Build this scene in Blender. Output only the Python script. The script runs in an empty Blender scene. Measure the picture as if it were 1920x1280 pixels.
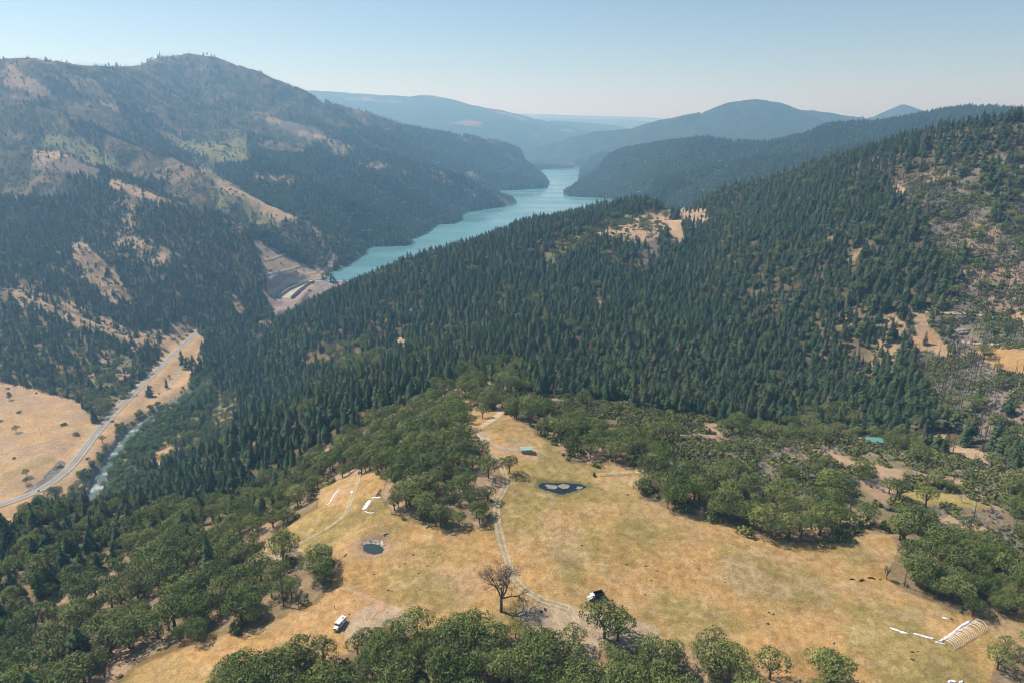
import bpy, bmesh, math, random, time
import numpy as np
from mathutils import Vector, Matrix
T0 = time.time()
R = math.radians
random.seed(7); rng = np.random.default_rng(11)
# ------------------------------------------------------------------ camera, sky, sun, exposure
F, CX, CY, PITCH = 1300.0, 960.0, 640.0, R(17.4)
cp, sp = math.cos(PITCH), math.sin(PITCH)
C = bpy.context.scene.collection
cam = bpy.data.objects.new('camera', bpy.data.cameras.new('camera')); C.objects.link(cam)
cam.data.sensor_width = 36; cam.data.lens = F / 1920 * 36
cam.data.clip_start = 1; cam.data.clip_end = 120000
cam.rotation_euler = (R(90) - PITCH, 0, 0)
bpy.context.scene.camera = cam
SUN_EL, SUN_DIR = 50.0, (-1.0, 0.5)
az = math.atan2(SUN_DIR[0], SUN_DIR[1])
w = bpy.data.worlds.new('World'); bpy.context.scene.world = w; w.use_nodes = True
nt = w.node_tree; bg = nt.nodes['Background']
sky = nt.nodes.new('ShaderNodeTexSky'); sky.sky_type = 'NISHITA'; sky.sun_disc = False
sky.sun_elevation = R(SUN_EL); sky.sun_rotation = az; sky.altitude = 900
sky.air_density = 1.0; sky.dust_density = 0.3; sky.ozone_density = 2.5
nt.links.new(sky.outputs[0], bg.inputs[0]); bg.inputs[1].default_value = 0.088
sl = bpy.data.lights.new('sun', 'SUN'); sl.energy = 5.0; sl.angle = R(0.5); sl.color = (1, .95, .87)
so = bpy.data.objects.new('sun', sl); C.objects.link(so)
ce = math.cos(R(SUN_EL))
sv = Vector((math.sin(az) * ce, math.cos(az) * ce, math.sin(R(SUN_EL))))
so.rotation_euler = sv.to_track_quat('Z', 'Y').to_euler()
scn = bpy.context.scene
scn.view_settings.view_transform = 'Standard'; scn.view_settings.look = 'None'
scn.view_settings.exposure = 0.32; scn.view_settings.gamma = 1
scn.cycles.volume_bounces = 3; scn.cycles.max_bounces = 4; scn.cycles.diffuse_bounces = 2
scn.cycles.glossy_bounces = 2; scn.cycles.transparent_max_bounces = 4
scn.cycles.use_adaptive_sampling = True; scn.cycles.adaptive_threshold = 0.008; scn.cycles.filter_width = 1.1
# ------------------------------------------------------------------ helpers
def ray(u, v):
    a = (CY - v) / F
    return np.array([(u - CX) / F, cp + a * sp, -sp + a * cp])
def P(u, v, Zc=None, z=None):
    d = ray(u, v)
    if z is not None: Zc = z / d[2]
    return d * Zc
def lnk(name, me, parent=None, mat=None):
    o = bpy.data.objects.new(name, me); C.objects.link(o)
    if parent is not None: o.parent = parent
    if mat is not None: me.materials.append(mat)
    return o
def tag(o, label=None, cat=None, group=None, kind=None):
    if label: o['label'] = label
    if cat: o['category'] = cat
    if group: o['group'] = group
    if kind: o['kind'] = kind
    return o
def root(name, loc, label, cat, group=None, rz=0.0):
    o = bpy.data.objects.new(name, None); C.objects.link(o); o.location = loc; o.rotation_euler = (0, 0, rz)
    return tag(o, label, cat, group)
class MB:
    def __init__(s): s.v = []; s.f = []
    def add(s, vs, fs):
        b = len(s.v); s.v += [tuple(map(float, p)) for p in vs]; s.f += [tuple(b + i for i in f) for f in fs]; return s
    def box(s, c, d, rz=0, ry=0, rx=0):
        M = Matrix.Rotation(rz, 3, 'Z') @ Matrix.Rotation(ry, 3, 'Y') @ Matrix.Rotation(rx, 3, 'X')
        vs = [Vector(c) + M @ Vector((x * d[0] / 2, y * d[1] / 2, z * d[2] / 2)) for x in (-1, 1) for y in (-1, 1) for z in (-1, 1)]
        return s.add(vs, [(0, 1, 3, 2), (4, 6, 7, 5), (0, 4, 5, 1), (2, 3, 7, 6), (0, 2, 6, 4), (1, 5, 7, 3)])
    def tube(s, pts, rad, n=6):
        pts = [Vector(p) for p in pts]; rings = []
        for i, p in enumerate(pts):
            t = (pts[min(i + 1, len(pts) - 1)] - pts[max(i - 1, 0)]).normalized()
            a = t.orthogonal().normalized(); b = t.cross(a)
            r = rad[i] if hasattr(rad, '__len__') else rad
            rings.append([p + (a * math.cos(2 * math.pi * k / n) + b * math.sin(2 * math.pi * k / n)) * r for k in range(n)])
        vs = [q for r_ in rings for q in r_]; fs = []
        for i in range(len(pts) - 1):
            for k in range(n):
                fs.append((i * n + k, i * n + (k + 1) % n, (i + 1) * n + (k + 1) % n, (i + 1) * n + k))
        fs.append(tuple(range(n - 1, -1, -1))); fs.append(tuple((len(pts) - 1) * n + k for k in range(n)))
        return s.add(vs, fs)
    def mesh(s, name, mat=None, smooth=False):
        me = bpy.data.meshes.new(name); me.from_pydata(s.v, [], s.f); me.update()
        if mat: me.materials.append(mat)
        if smooth: me.polygons.foreach_set('use_smooth', [True] * len(me.polygons))
        return me
    def build(s, name, mat, parent=None, smooth=False):
        return lnk(name, s.mesh(name, mat, smooth), parent)
def grid_mesh(name, X, Y, Z, smooth=True):
    n, m = X.shape
    me = bpy.data.meshes.new(name)
    idx = np.arange(n * m).reshape(n, m)
    q = np.stack([idx[:-1, :-1], idx[1:, :-1], idx[1:, 1:], idx[:-1, 1:]], -1).reshape(-1, 4)
    me.vertices.add(n * m); me.vertices.foreach_set('co', np.stack([X, Y, Z], -1).astype(np.float32).ravel())
    me.loops.add(q.size); me.loops.foreach_set('vertex_index', q.ravel().astype(np.int32))
    me.polygons.add(len(q)); me.polygons.foreach_set('loop_start', (np.arange(len(q)) * 4).astype(np.int32))
    me.polygons.foreach_set('loop_total', np.full(len(q), 4, np.int32))
    me.polygons.foreach_set('use_smooth', np.full(len(q), smooth))
    me.update(calc_edges=True); return me
def hash2(ix, iy, seed):
    h = (ix.astype(np.int64) * 374761393 + iy.astype(np.int64) * 668265263 + seed * 1442695041) & 0xffffffff
    h = ((h ^ (h >> 13)) * 1274126177) & 0xffffffff
    h = (h ^ (h >> 16)) & 0xffffffff
    return h / 4294967295.0
def vnoise(x, y, seed=0):
    ix = np.floor(x); iy = np.floor(y); fx = x - ix; fy = y - iy
    fx = fx * fx * fx * (fx * (fx * 6 - 15) + 10); fy = fy * fy * fy * (fy * (fy * 6 - 15) + 10)
    a = hash2(ix, iy, seed); b = hash2(ix + 1, iy, seed); c = hash2(ix, iy + 1, seed); d = hash2(ix + 1, iy + 1, seed)
    return (a + (b - a) * fx) * (1 - fy) + (c + (d - c) * fx) * fy      # 0..1
def fbm(x, y, wl, oc=4, seed=0, gain=.5):
    s = 0; a = 1; t = 0; c_, s_ = math.cos(.6), math.sin(.6)
    for k in range(oc):
        s = s + a * (vnoise(x / wl + 13.1 * k, y / wl - 7.7 * k, seed + k) * 2 - 1); t += a
        a *= gain; wl /= 2.03; x, y = x * c_ - y * s_, x * s_ + y * c_
    return s / t                                                          # -1..1
def ridged(x, y, wl, oc=4, seed=0):
    s = 0; a = 1; t = 0; c_, s_ = math.cos(1.1), math.sin(1.1)
    for k in range(oc):
        n = np.abs(vnoise(x / wl + 5.3 * k, y / wl + 9.1 * k, seed + k) * 2 - 1)
        s = s + a * n; t += a; a *= .5; wl /= 2.1; x, y = x * c_ - y * s_, x * s_ + y * c_
    return s / t                                                          # 0 along sharp gullies
def sstep(a, b, x):
    t = np.clip((x - a) / (b - a), 0, 1); return t * t * (3 - 2 * t)
# ------------------------------------------------------------------ terrain heights
LAKE_Z = -330.0
ctl = []   # (u, v, depth along the view axis) of points read off the slopes
def cz(*t):
    for u, v, z in t: ctl.append(P(u, v, z=z))
def cd(*t):
    for u, v, d in t: ctl.append(P(u, v, d))
# meadow plateau and its surroundings
cz((960, 1400, -201), (0, 1400, -214), (1920, 1400, -203), (2300, 1400, -205), (-400, 1300, -235),
   (960, 1270, -195), (1400, 1270, -196), (1800, 1270, -199), (600, 1270, -198), (300, 1250, -206), (100, 1280, -214),
   (960, 1120, -190), (640, 1150, -194), (1300, 1120, -192), (1650, 1150, -197), (1900, 1160, -201), (2300, 1200, -204),
   (960, 1000, -186), (1200, 1000, -188), (1450, 1000, -193), (1650, 1020, -196), (1900, 1030, -201), (2300, 1000, -205),
   (1050, 930, -185), (1050, 895, -184.5), (1180, 890, -186), (987, 850, -181), (900, 800, -179), (870, 900, -183), (1000, 800, -183),
   (700, 1040, -192), (700, 1000, -190), (780, 930, -186), (640, 930, -193), (560, 1020, -200), (480, 1060, -206),
   (400, 1150, -207), (300, 1100, -216), (200, 1180, -218), (100, 1200, -226), (0, 1200, -232), (-300, 1150, -250))
cd((920, 730, 560), (900, 690, 640), (800, 700, 640), (700, 720, 645), (600, 755, 645), (500, 795, 640), (430, 835, 630),
   (1000, 780, 470), (1100, 800, 480), (1100, 750, 560), (1250, 760, 570), (1400, 790, 590), (1300, 850, 440), (1500, 850, 465),
   (1550, 800, 600), (1700, 850, 490), (1900, 860, 490), (1700, 790, 590), (1850, 800, 560), (1800, 950, 392), (1600, 950, 378),
   (2300, 850, 480), (700, 850, 470), (600, 860, 505), (600, 920, 430), (500, 900, 520), (420, 950, 490),
   (0, 985, 440), (-300, 985, 460), (100, 985, 455), (220, 960, 500), (330, 940, 560), (200, 1040, 395), (50, 1080, 365))
# river side of the ridge
cd((330, 900, 680), (400, 850, 760), (250, 960, 620), (450, 760, 930), (560, 720, 960), (650, 690, 870), (755, 655, 900), (700, 600, 1030),
   (850, 640, 860), (600, 650, 1000), (500, 680, 1090), (1000, 690, 690), (1100, 700, 690))
# facing hill on the right
cd((1000, 640, 770), (1200, 700, 690), (1200, 640, 780), (1400, 700, 700), (1500, 640, 800), (1500, 700, 720), (1700, 700, 680), (1700, 740, 640),
   (1700, 600, 800), (1900, 600, 700), (1900, 700, 610), (1900, 760, 560), (1900, 400, 850), (1700, 400, 960), (1500, 400, 1150), (1500, 500, 980),
   (1200, 500, 1050), (1000, 500, 1080), (1300, 600, 860), (1350, 470, 1090), (1250, 425, 1180), (1100, 430, 1170), (900, 560, 980), (2300, 600, 640), (2300, 400, 780),
   (800, 530, 1080), (1700, 500, 860), (1900, 500, 770))
cd((600, 618, 1150), (560, 648, 1180), (660, 578, 1150), (720, 538, 1160), (800, 486, 1200), (1000, 425, 1300))
for x_, y_, z_ in ((-380, 1300, -372), (-330, 1330, -366), (-290, 1300, -345), (-240, 1350, -345), (-120, 1400, -345), (-430, 1240, -372)): ctl.append(np.array([x_, y_, z_], float))
# valley floor, road, field, river
RZ = lambda zc: -367 - 12 * (1 - np.clip((zc - 640) / 800, 0, 1))
cz((130, 975, -379), (180, 930, -378.5), (215, 860, -378), (270, 790, -377), (325, 755, -376), (50, 975, -377), (-100, 1000, -376), (-300, 960, -370),
   (420, 690, -372), (500, 628, -369), (535, 592, -367), (350, 780, -374), (400, 740, -368),
   (375, 620, -362), (300, 690, -366), (215, 770, -369), (130, 880, -371), (0, 945, -373), (60, 900, -368), (0, 850, -366), (0, 760, -359), (170, 750, -362), (170, 820, -368),
   (300, 760, -372), (240, 800, -375), (-300, 850, -360), (-300, 740, -350))
cd((100, 660, 1090), (0, 610, 1170), (200, 650, 1120), (100, 520, 1300), (0, 460, 1400), (250, 520, 1360), (300, 600, 1270), (420, 590, 1340), (460, 625, 1280),
   (-300, 600, 1150), (-300, 430, 1400), (400, 470, 1500), (200, 430, 1500))
# dam abutment
cz((560, 523, -327), (600, 505, -322), (630, 466, -318))
cd((500, 510, 1560), (475, 445, 1680), (540, 465, 1680), (590, 492, 1620), (560, 560, 1452), (600, 545, 1470), (540, 578, 1415))
# beyond the facing hill and down to the lake bed
for x, y, z in ((100, 2300, -345), (400, 2700, -345), (-300, 1700, -350), (0, 1900, -345), (-100, 1600, -345), (300, 3600, -345), (300, 4800, -345), (500, 6500, -300),
                (700, 2100, -270), (900, 2500, -255), (1200, 2000, -200), (1500, 1600, -120), (1800, 2500, -200), (800, 3200, -290), (2500, 3500, -150),
                (-600, 2000, -300), (-900, 2200, -200), (-1500, 2000, -60), (-1500, 3000, 60), (-800, 3000, -150), (-300, 3600, -250), (-2500, 1500, -40),
                (-2500, 3500, 150), (-200, 5500, -250), (-4000, 9000, -100), (0, 12000, -200), (5000, 10000, -150), (0, 30000, -200), (-15000, 30000, -200), (18000, 30000, -200),
                (0, 60, -200), (-120, 60, -205), (150, 50, -204), (-60, 10, -202), (60, 10, -202)): ctl.append(np.array([x, y, z], float))
ctl = np.array(ctl)
def wcoord(x, y):
    d = np.hypot(x, y); return np.arctan2(x, y), np.log(np.maximum(d, 5))
def tps_kernel(r2): return r2 * np.log(r2 + 1e-12)
ta, tl = wcoord(ctl[:, 0], ctl[:, 1]); n = len(ctl)
K = tps_kernel((ta[:, None] - ta) ** 2 + (tl[:, None] - tl) ** 2) + np.eye(n) * 2e-5
Pm = np.stack([np.ones(n), ta, tl], 1)
A = np.block([[K, Pm], [Pm.T, np.zeros((3, 3))]])
sol = np.linalg.solve(A, np.concatenate([ctl[:, 2], np.zeros(3)]))
def tps(a, l):
    out = sol[n] + sol[n + 1] * a + sol[n + 2] * l
    for i in range(n): out = out + sol[i] * tps_kernel((a - ta[i]) ** 2 + (l - tl[i]) ** 2)
    return out
ridges = [  # (points u, v, depth), slope, rounding, smooth
 # left mountain skyline
 ([(-500, 70, 2300), (-200, 95, 2400), (0, 110, 2500), (60, 108, 2500), (130, 121, 2600), (190, 126, 2800), (270, 122, 3100), (310, 106, 3300), (360, 100, 3400), (400, 106, 3400), (470, 129, 3400),
   (520, 152, 3400), (600, 184, 3500), (680, 210, 3700), (760, 235, 3950), (850, 254, 4250), (920, 261, 4500), (985, 284, 4700), (1050, 304, 4950)], .50, 60),
 ([(850, 256, 4300), (960, 285, 4400), (1010, 302, 4550), (1060, 312, 4800)], .4, 30),
 # lake spurs
 ([(1026, 347, 3640), (1005, 322, 3650), (953, 305, 3600), (850, 302, 3500), (790, 290, 3450), (740, 270, 3450), (640, 235, 3450)], .42, 20),
 ([(966, 381, 2880), (927, 355, 2850), (870, 332, 2850), (780, 308, 2850), (700, 282, 2900), (600, 240, 3000), (500, 195, 3150)], .42, 20),
 ([(863, 411, 2390), (835, 395, 2400), (790, 370, 2420), (700, 325, 2450), (600, 290, 2550), (480, 250, 2700), (380, 210, 2850)], .42, 20),
 ([(808, 433, 2090), (780, 420, 2050), (740, 406, 2000), (640, 372, 2050), (560, 335, 2150), (480, 300, 2250), (380, 250, 2500), (250, 200, 2600)], .42, 20),
 ([(690, 468, 1800), (655, 452, 1740), (600, 440, 1750), (540, 415, 1790)], .40, 15),
 ([(555, 412, 1790), (500, 386, 1840), (430, 350, 1890), (378, 320, 1930), (300, 280, 2150), (200, 230, 2400)], .5, 12),
 # near left spurs
 ([(-250, 350, 1500), (0, 372, 1550), (150, 368, 1600), (300, 376, 1620), (400, 394, 1620), (440, 412, 1600), (480, 470, 1560), (503, 522, 1510), (516, 566, 1450)], .55, 15),
 ([(140, 460, 1385), (200, 530, 1325), (250, 570, 1295), (340, 620, 1245)], .6, 10),
 ([(-100, 520, 1300), (80, 560, 1235), (170, 605, 1190), (260, 636, 1160)], .6, 10),
 ([(-200, 250, 1900), (0, 270, 1850), (130, 290, 1800), (250, 335, 1700), (330, 372, 1600)], .5, 20),
 ([(-200, 180, 2200), (60, 180, 2200), (150, 215, 2150), (230, 260, 2100), (300, 290, 2050)], .5, 20),
 # facing hill skyline
 ([(505, 672, 1230), (560, 642, 1180), (605, 608, 1160), (657, 568, 1150), (721, 526, 1160), (800, 484, 1200), (900, 455, 1250), (1000, 422, 1300), (1100, 396, 1350), (1200, 377, 1320), (1250, 390, 1300), (1320, 397, 1290),
   (1400, 350, 1330), (1480, 328, 1300), (1560, 308, 1240), (1640, 285, 1170), (1720, 262, 1100), (1800, 240, 1040), (1920, 225, 980), (2150, 205, 960), (2500, 180, 950)], .52, 25),
 # hills behind, right
 ([(1086, 335, 4150), (1113, 309, 4000), (1173, 280, 3800), (1250, 267, 3500), (1323, 259, 3200), (1370, 268, 3100), (1430, 268, 3000), (1513, 255, 2900), (1580, 233, 2850), (1663, 227, 2850), (1730, 214, 2850), (1813, 201, 2850), (1920, 206, 2850), (2150, 195, 2800)], .46, 25),
 ([(1250, 330, 2600), (1400, 300, 2500), (1560, 280, 2300), (1700, 255, 2200)], .35, 30),
 ([(1060, 366, 3160), (1100, 356, 3200), (1180, 352, 3150), (1280, 345, 3000)], .25, 10),
 ([(980, 276, 6600), (1050, 265, 6500), (1113, 246, 6300), (1180, 241, 6200), (1240, 224, 6100), (1290, 215, 6000), (1340, 205, 6000), (1370, 192, 6000), (1415, 185, 6000), (1462, 192, 6000), (1500, 206, 6200), (1560, 212, 6500), (1620, 222, 6800)], .35, 15),
 ([(1480, 215, 7600), (1520, 206, 7600), (1600, 222, 7500), (1650, 211, 7400), (1690, 196, 7300), (1700, 196, 7300), (1725, 207, 7300), (1800, 225, 7300)], .35, 15),
 ([(980, 300, 6000), (1100, 285, 5600), (1200, 290, 5000)], .3, 60),
 # far ranges
 ([(300, 175, 9500), (560, 168, 9500), (640, 173, 9500), (700, 177, 9500), (768, 181, 9500), (797, 178, 9500), (840, 188, 9500), (890, 204, 9500), (940, 213, 9500), (990, 223, 9800), (1033, 226, 10000), (1083, 229, 10500), (1133, 232, 11000), (1180, 241, 11500)], .22, 300),
 ([(860, 207, 20000), (915, 208, 20000), (960, 213, 20000), (1040, 215, 20000), (1120, 218, 20000), (1200, 219, 20000), (1300, 226, 20000), (1500, 224, 20000)], .15, 300),
 ([(880, 216, 15500), (980, 220, 15500), (1080, 223, 15500), (1180, 224, 15500), (1240, 230, 15500)], .15, 300),
]
NT_MAIN = 1250
TH = np.concatenate([np.linspace(R(-66), R(-45.2), 90), np.linspace(R(-45), R(45), NT_MAIN), np.linspace(R(45.2), R(66), 90)])
DL = np.concatenate([np.linspace(math.log(6), math.log(150), 50)[:-1], np.linspace(math.log(150), math.log(45000), 930)])
TT, LL = np.meshgrid(TH, DL, indexing='ij'); DD = np.exp(LL)
X = DD * np.sin(TT); Y = DD * np.cos(TT)
# base surface on a coarser net, enlarged
ci = np.linspace(R(-66), R(66), 330); cj = np.linspace(math.log(6), math.log(45000), 360)
cT, cL = np.meshgrid(ci, cj, indexing='ij'); cH = tps(cT, cL)
def bil(Hc, a, l):
    fa = np.clip((a - ci[0]) / (ci[1] - ci[0]), 0, len(ci) - 1.001); fl = np.clip((l - cj[0]) / (cj[1] - cj[0]), 0, len(cj) - 1.001)
    i = fa.astype(int); j = fl.astype(int); fa = fa - i; fl = fl - j
    return (Hc[i, j] * (1 - fa) + Hc[i + 1, j] * fa) * (1 - fl) + (Hc[i, j + 1] * (1 - fa) + Hc[i + 1, j + 1] * fa) * fl
H = bil(cH, TT, LL)
H = np.where(DD > 5000, np.minimum(H, -150), H)
drop = np.full_like(H, 200.0)
def smax(a, b, k):
    h = np.maximum(k - np.abs(a - b), 0) / k; return np.maximum(a, b) + h * h * k * .25
# slopes wander a little so that spurs are not straight
WX = X + (fbm(X, Y, 260, 3, 50) * 45) * sstep(600, 2500, DD); WY = Y + (fbm(X, Y, 260, 3, 60) * 45) * sstep(600, 2500, DD)
for pts, s, wd in ridges:
    p = np.array([P(*q) for q in pts]); best = np.full_like(H, -1e9); bd = np.full_like(H, 1e9)
    reach = 1.5 * (p[:, 2].max() + 420) / s + 200
    lo = p[:, :2].min(0) - reach; hi = p[:, :2].max(0) + reach
    m = (X > lo[0]) & (X < hi[0]) & (Y > lo[1]) & (Y < hi[1])
    x, y = WX[m], WY[m]; bh = np.full(x.shape, -1e9); bdd = np.full(x.shape, 1e9)
    for a, b in zip(p[:-1], p[1:]):
        ab = b - a; L2 = ab[0] ** 2 + ab[1] ** 2
        t = np.clip(((x - a[0]) * ab[0] + (y - a[1]) * ab[1]) / L2, 0, 1)
        d = np.hypot(x - a[0] - t * ab[0], y - a[1] - t * ab[1])
        h = a[2] + t * ab[2] - s * (np.sqrt(d * d + wd * wd) - wd)
        up = h > bh; bh = np.where(up, h, bh); bdd = np.where(up, d * s, bdd)
    hm = H[m]; dm = drop[m]; kk = 12 + .025 * DD[m]
    q = sstep(-kk, kk, bh - hm); dm = dm * (1 - q) + bdd * q; k = 3 + .006 * DD[m]
    H[m] = smax(hm, bh, k); drop[m] = dm
print('ridges', round(time.time() - T0, 1))
# gullies and rises
far = sstep(1000, 2600, DD)
hillm = sstep(520, 900, DD) * (.15 + .85 * sstep(8, 30, np.abs(H + 372)))
H = H - (far * ridged(X, Y, 620, 5, 3) * -1 + far) * 62 * np.clip(drop / 120, .05, 1) * sstep(LAKE_Z - 60, LAKE_Z + 40, H)
H = H + fbm(X, Y, 150, 4, 9) * 9 * hillm * np.clip(drop / 40, .1, 1) + fbm(X, Y, 45, 4, 21) * (.5 + 1.6 * hillm) * np.clip(drop / 20, .2, 1)
H = H + fbm(X, Y, 11, 3, 33) * .16
# ---- lake
def pxz(lst, z): return np.array([P(u, v, z=z)[:2] for u, v in lst])
lake_px = [(596, 527.5), (606, 520), (625, 509), (650, 497), (680, 480), (688, 466), (700, 462), (760, 461), (772, 457), (772, 448), (800, 438), (811, 431), (818, 421), (850, 420), (864, 413), (865, 403), (880, 397),
           (930, 390), (968, 382), (960, 375), (935, 368), (937, 358), (980, 356), (1023, 353), (1030, 343), (1007, 321), (1023, 317.5), (1060, 316), (1087, 315.5), (1085, 337), (1097, 345), (1083, 348), (1055, 362),
           (1063, 368), (1087, 370), (1130, 371), (1180, 385), (1150, 405), (1060, 430), (950, 462), (850, 495), (760, 530), (700, 536), (650, 530)]
LK = pxz(lake_px, LAKE_Z)
def inpoly(x, y, poly):
    r = np.zeros(x.shape, bool); j = len(poly) - 1
    for i in range(len(poly)):
        xi, yi = poly[i]; xj, yj = poly[j]
        c = ((yi > y) != (yj > y)) & (x < (xj - xi) * (y - yi) / ((yj - yi) if yj != yi else 1e-9) + xi)
        r ^= c; j = i
    return r
def polydist(x, y, poly, closed=True):
    d = np.full(x.shape, 1e9); q = list(poly) + ([poly[0]] if closed else [])
    for a, b in zip(q[:-1], q[1:]):
        ab = np.array(b) - np.array(a); t = np.clip(((x - a[0]) * ab[0] + (y - a[1]) * ab[1]) / max(ab @ ab, 1e-9), 0, 1)
        d = np.minimum(d, np.hypot(x - a[0] - t * ab[0], y - a[1] - t * ab[1]))
    return d
def box_of(poly, pad):
    lo = np.min(poly, 0) - pad; hi = np.max(poly, 0) + pad
    return (X > lo[0]) & (X < hi[0]) & (Y > lo[1]) & (Y < hi[1])
m = box_of(LK, 300); x, y = X[m], Y[m]
jx = fbm(x, y, 60, 3, 70) * 9; jy = fbm(x, y, 60, 3, 75) * 9
ins = inpoly(x + jx, y + jy, LK); d = polydist(x + jx, y + jy, LK)
DAM_A, DAM_B = P(592, 527, z=-327)[:2], P(592, 527, z=-327)[:2] + np.array([400.0, -18.0])
damy = DAM_A[1] + (x - DAM_A[0]) * (DAM_B[1] - DAM_A[1]) / (DAM_B[0] - DAM_A[0])
up = y > damy - 2
h = H[m]
h = np.where(ins & up, np.minimum(h, LAKE_Z - .6 - np.minimum(25, d * .3)), h)
h = np.where((~ins) & up, np.maximum(h, LAKE_Z + .4 + np.minimum(14, d * .30)), h)
lim = LAKE_Z + 1.5 + d * (.75 + .2 * fbm(x, y, 70, 2, 77)) + np.maximum(d - 130, 0) * 5; lw = (~ins) & up & (d < 260)
h = np.where(lw, -smax(-h, -lim, 8), h)
H[m] = h
# ground under the dam and the spillway
m = (X > DAM_A[0] - 14) & (X < DAM_A[0] + 330) & (Y > DAM_A[1] - 150) & (Y < DAM_A[1] + 20); x, y, h = X[m], Y[m], H[m]
dd_ = DAM_A[1] + (x - DAM_A[0]) * (DAM_B[1] - DAM_A[1]) / (DAM_B[0] - DAM_A[0]) - y
emb = -327 - np.maximum(dd_ - 4, 0) * .5 - .8; kx = sstep(-14, 0, x - DAM_A[0]) * (dd_ > -4) * (dd_ < 100)
H[m] = np.where(kx > 0, h * (1 - kx) + np.clip(h, emb, emb + np.maximum(0, x - DAM_A[0] - 150) * .6) * kx, h)
spp = np.array([list(P(u, v, z=z)[:2]) + [w_, z] for u, v, z, w_ in ((590, 529.5, -331, 8), (578, 532.5, -334, 9), (566, 538.5, -339.5, 10.5), (550, 547, -345, 13), (534, 559.5, -351, 14))])
# ---- river channel, road bed (paths in the world)
def smooth_path(pts, n=12):
    pts = np.array(pts, float); out = []
    q = np.vstack([2 * pts[0] - pts[1], pts, 2 * pts[-1] - pts[-2]])
    for i in range(1, len(q) - 2):
        for t in np.linspace(0, 1, n, endpoint=False):
            a, b, c_, d_ = q[i - 1], q[i], q[i + 1], q[i + 2]
            out.append(.5 * (2 * b + (c_ - a) * t + (2 * a - 5 * b + 4 * c_ - d_) * t * t + (3 * b - 3 * c_ + d_ - a) * t ** 3))
    out.append(pts[-1]); return np.array(out)
river_px = [(530, 592, 16, -367), (512, 612, 12, -368), (470, 650, 9.6, -370), (420, 695, 11.2, -372), (370, 730, 11.2, -374), (325, 756, 11.2, -375.5), (300, 772, 10.4, -376), (268, 792, 12.8, -376.6), (240, 820, 16.0, -377.2),
            (222, 838, 12.8, -377.6), (208, 862, 10.4, -378), (190, 888, 12.0, -379), (182, 912, 13.6, -380), (168, 935, 13.6, -380.5), (150, 960, 11.2, -381), (110, 1010, 11.2, -381.5), (40, 1080, 11.2, -382)]
RV = smooth_path([list(P(u, v, z=z)[:2]) + [wd * .5, z] for u, v, wd, z in river_px])
def along(x, y, path):
    """nearest distance to a path and the value columns there"""
    d = np.full(x.shape, 1e9); val = np.zeros(x.shape + (path.shape[1] - 2,))
    for a, b in zip(path[:-1], path[1:]):
        ab = b[:2] - a[:2]; t = np.clip(((x - a[0]) * ab[0] + (y - a[1]) * ab[1]) / max(ab @ ab, 1e-9), 0, 1)
        dd = np.hypot(x - a[0] - t * ab[0], y - a[1] - t * ab[1]); c_ = dd < d
        d = np.where(c_, dd, d); val = np.where(c_[..., None], a[2:] + t[..., None] * (b[2:] - a[2:]), val)
    return d, val
m = box_of(RV[:, :2], 60); x, y = X[m], Y[m]
d, val = along(x, y, RV); hw = val[:, 0] + fbm(x, y, 18, 2, 80) * 2.5; wz = val[:, 1]
h = H[m]; bank = wz + .5 + np.clip((d - hw) * .35, 0, 5)
k = sstep(55, 25, d)
h = h * (1 - k) + np.clip(h, bank, wz + 9) * k
h = np.where(d < hw, wz - .4 - np.minimum(1.5, (hw - d) * .4), np.maximum(h, wz + .25 + (d - hw) * .1 - np.maximum(d - 30, 0)))
H[m] = h
m = box_of(spp[:, :2], 30); d, val = along(X[m], Y[m], spp); q = sstep(38, 21, d); H[m] = H[m] * (1 - q) + np.clip(H[m], val[:, 1] - 3, val[:, 1] - .6) * q
road_px = [(380, 612, -361.5), (374, 619, -362), (345, 645, -363.5), (310, 678, -365), (265, 722, -366.5), (230, 757, -367.5), (190, 800, -368.5), (160, 838, -369.2), (140, 865, -369.8), (120, 885, -370), (90, 908, -370.5), (55, 926, -371), (0, 946, -372), (-80, 972, -373), (-200, 1010, -374)]
RD = smooth_path([list(P(u, v, z=z)[:2]) + [z] for u, v, z in road_px])
m = box_of(RD[:, :2], 60); d, val = along(X[m], Y[m], RD)
k = sstep(30, 8, d); H[m] = H[m] * (1 - k) + (val[:, 0] - .35) * k
# tracks over the meadow: bed only
def track(px, it=3):
    return smooth_path([P_hit(u, v)[:2] for u, v in px], 8)
iD = np.arange(len(TH))
def cast(a, tanE, lo=150.0):
    """first crossing of a sight line with the ground; a, tanE scalars"""
    fa = np.interp(a, TH, iD); i = int(min(fa, len(TH) - 2)); f = fa - i
    col = H[i] * (1 - f) + H[i + 1] * f; dist = np.exp(DL)
    g = col - tanE * dist; ok = (g > 0) & (dist > lo); k = int(np.argmax(ok))
    if not ok[k]: return None
    g0, g1 = g[k - 1], g[k]; t = 0 if g1 == g0 else -g0 / (g1 - g0); t = min(max(t, 0), 1)
    return dist[k - 1] * (1 - t) + dist[k] * t
def P_hit(u, v):
    d = ray(u, v); dh = math.hypot(d[0], d[1]); D = cast(math.atan2(d[0], d[1]), d[2] / dh)
    if D is None: D = 20000
    return np.array([d[0] / dh * D, d[1] / dh * D, d[2] / dh * D])
def zat(x, y):
    a = np.arctan2(x, y); l = np.log(np.hypot(x, y))
    fa = np.interp(a, TH, iD); fl = np.interp(l, DL, np.arange(len(DL)))
    i = np.clip(np.asarray(fa).astype(int), 0, len(TH) - 2); j = np.clip(np.asarray(fl).astype(int), 0, len(DL) - 2); fa = fa - i; fl = fl - j
    return (H[i, j] * (1 - fa) + H[i + 1, j] * fa) * (1 - fl) + (H[i, j + 1] * (1 - fa) + H[i + 1, j + 1] * fa) * fl
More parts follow.
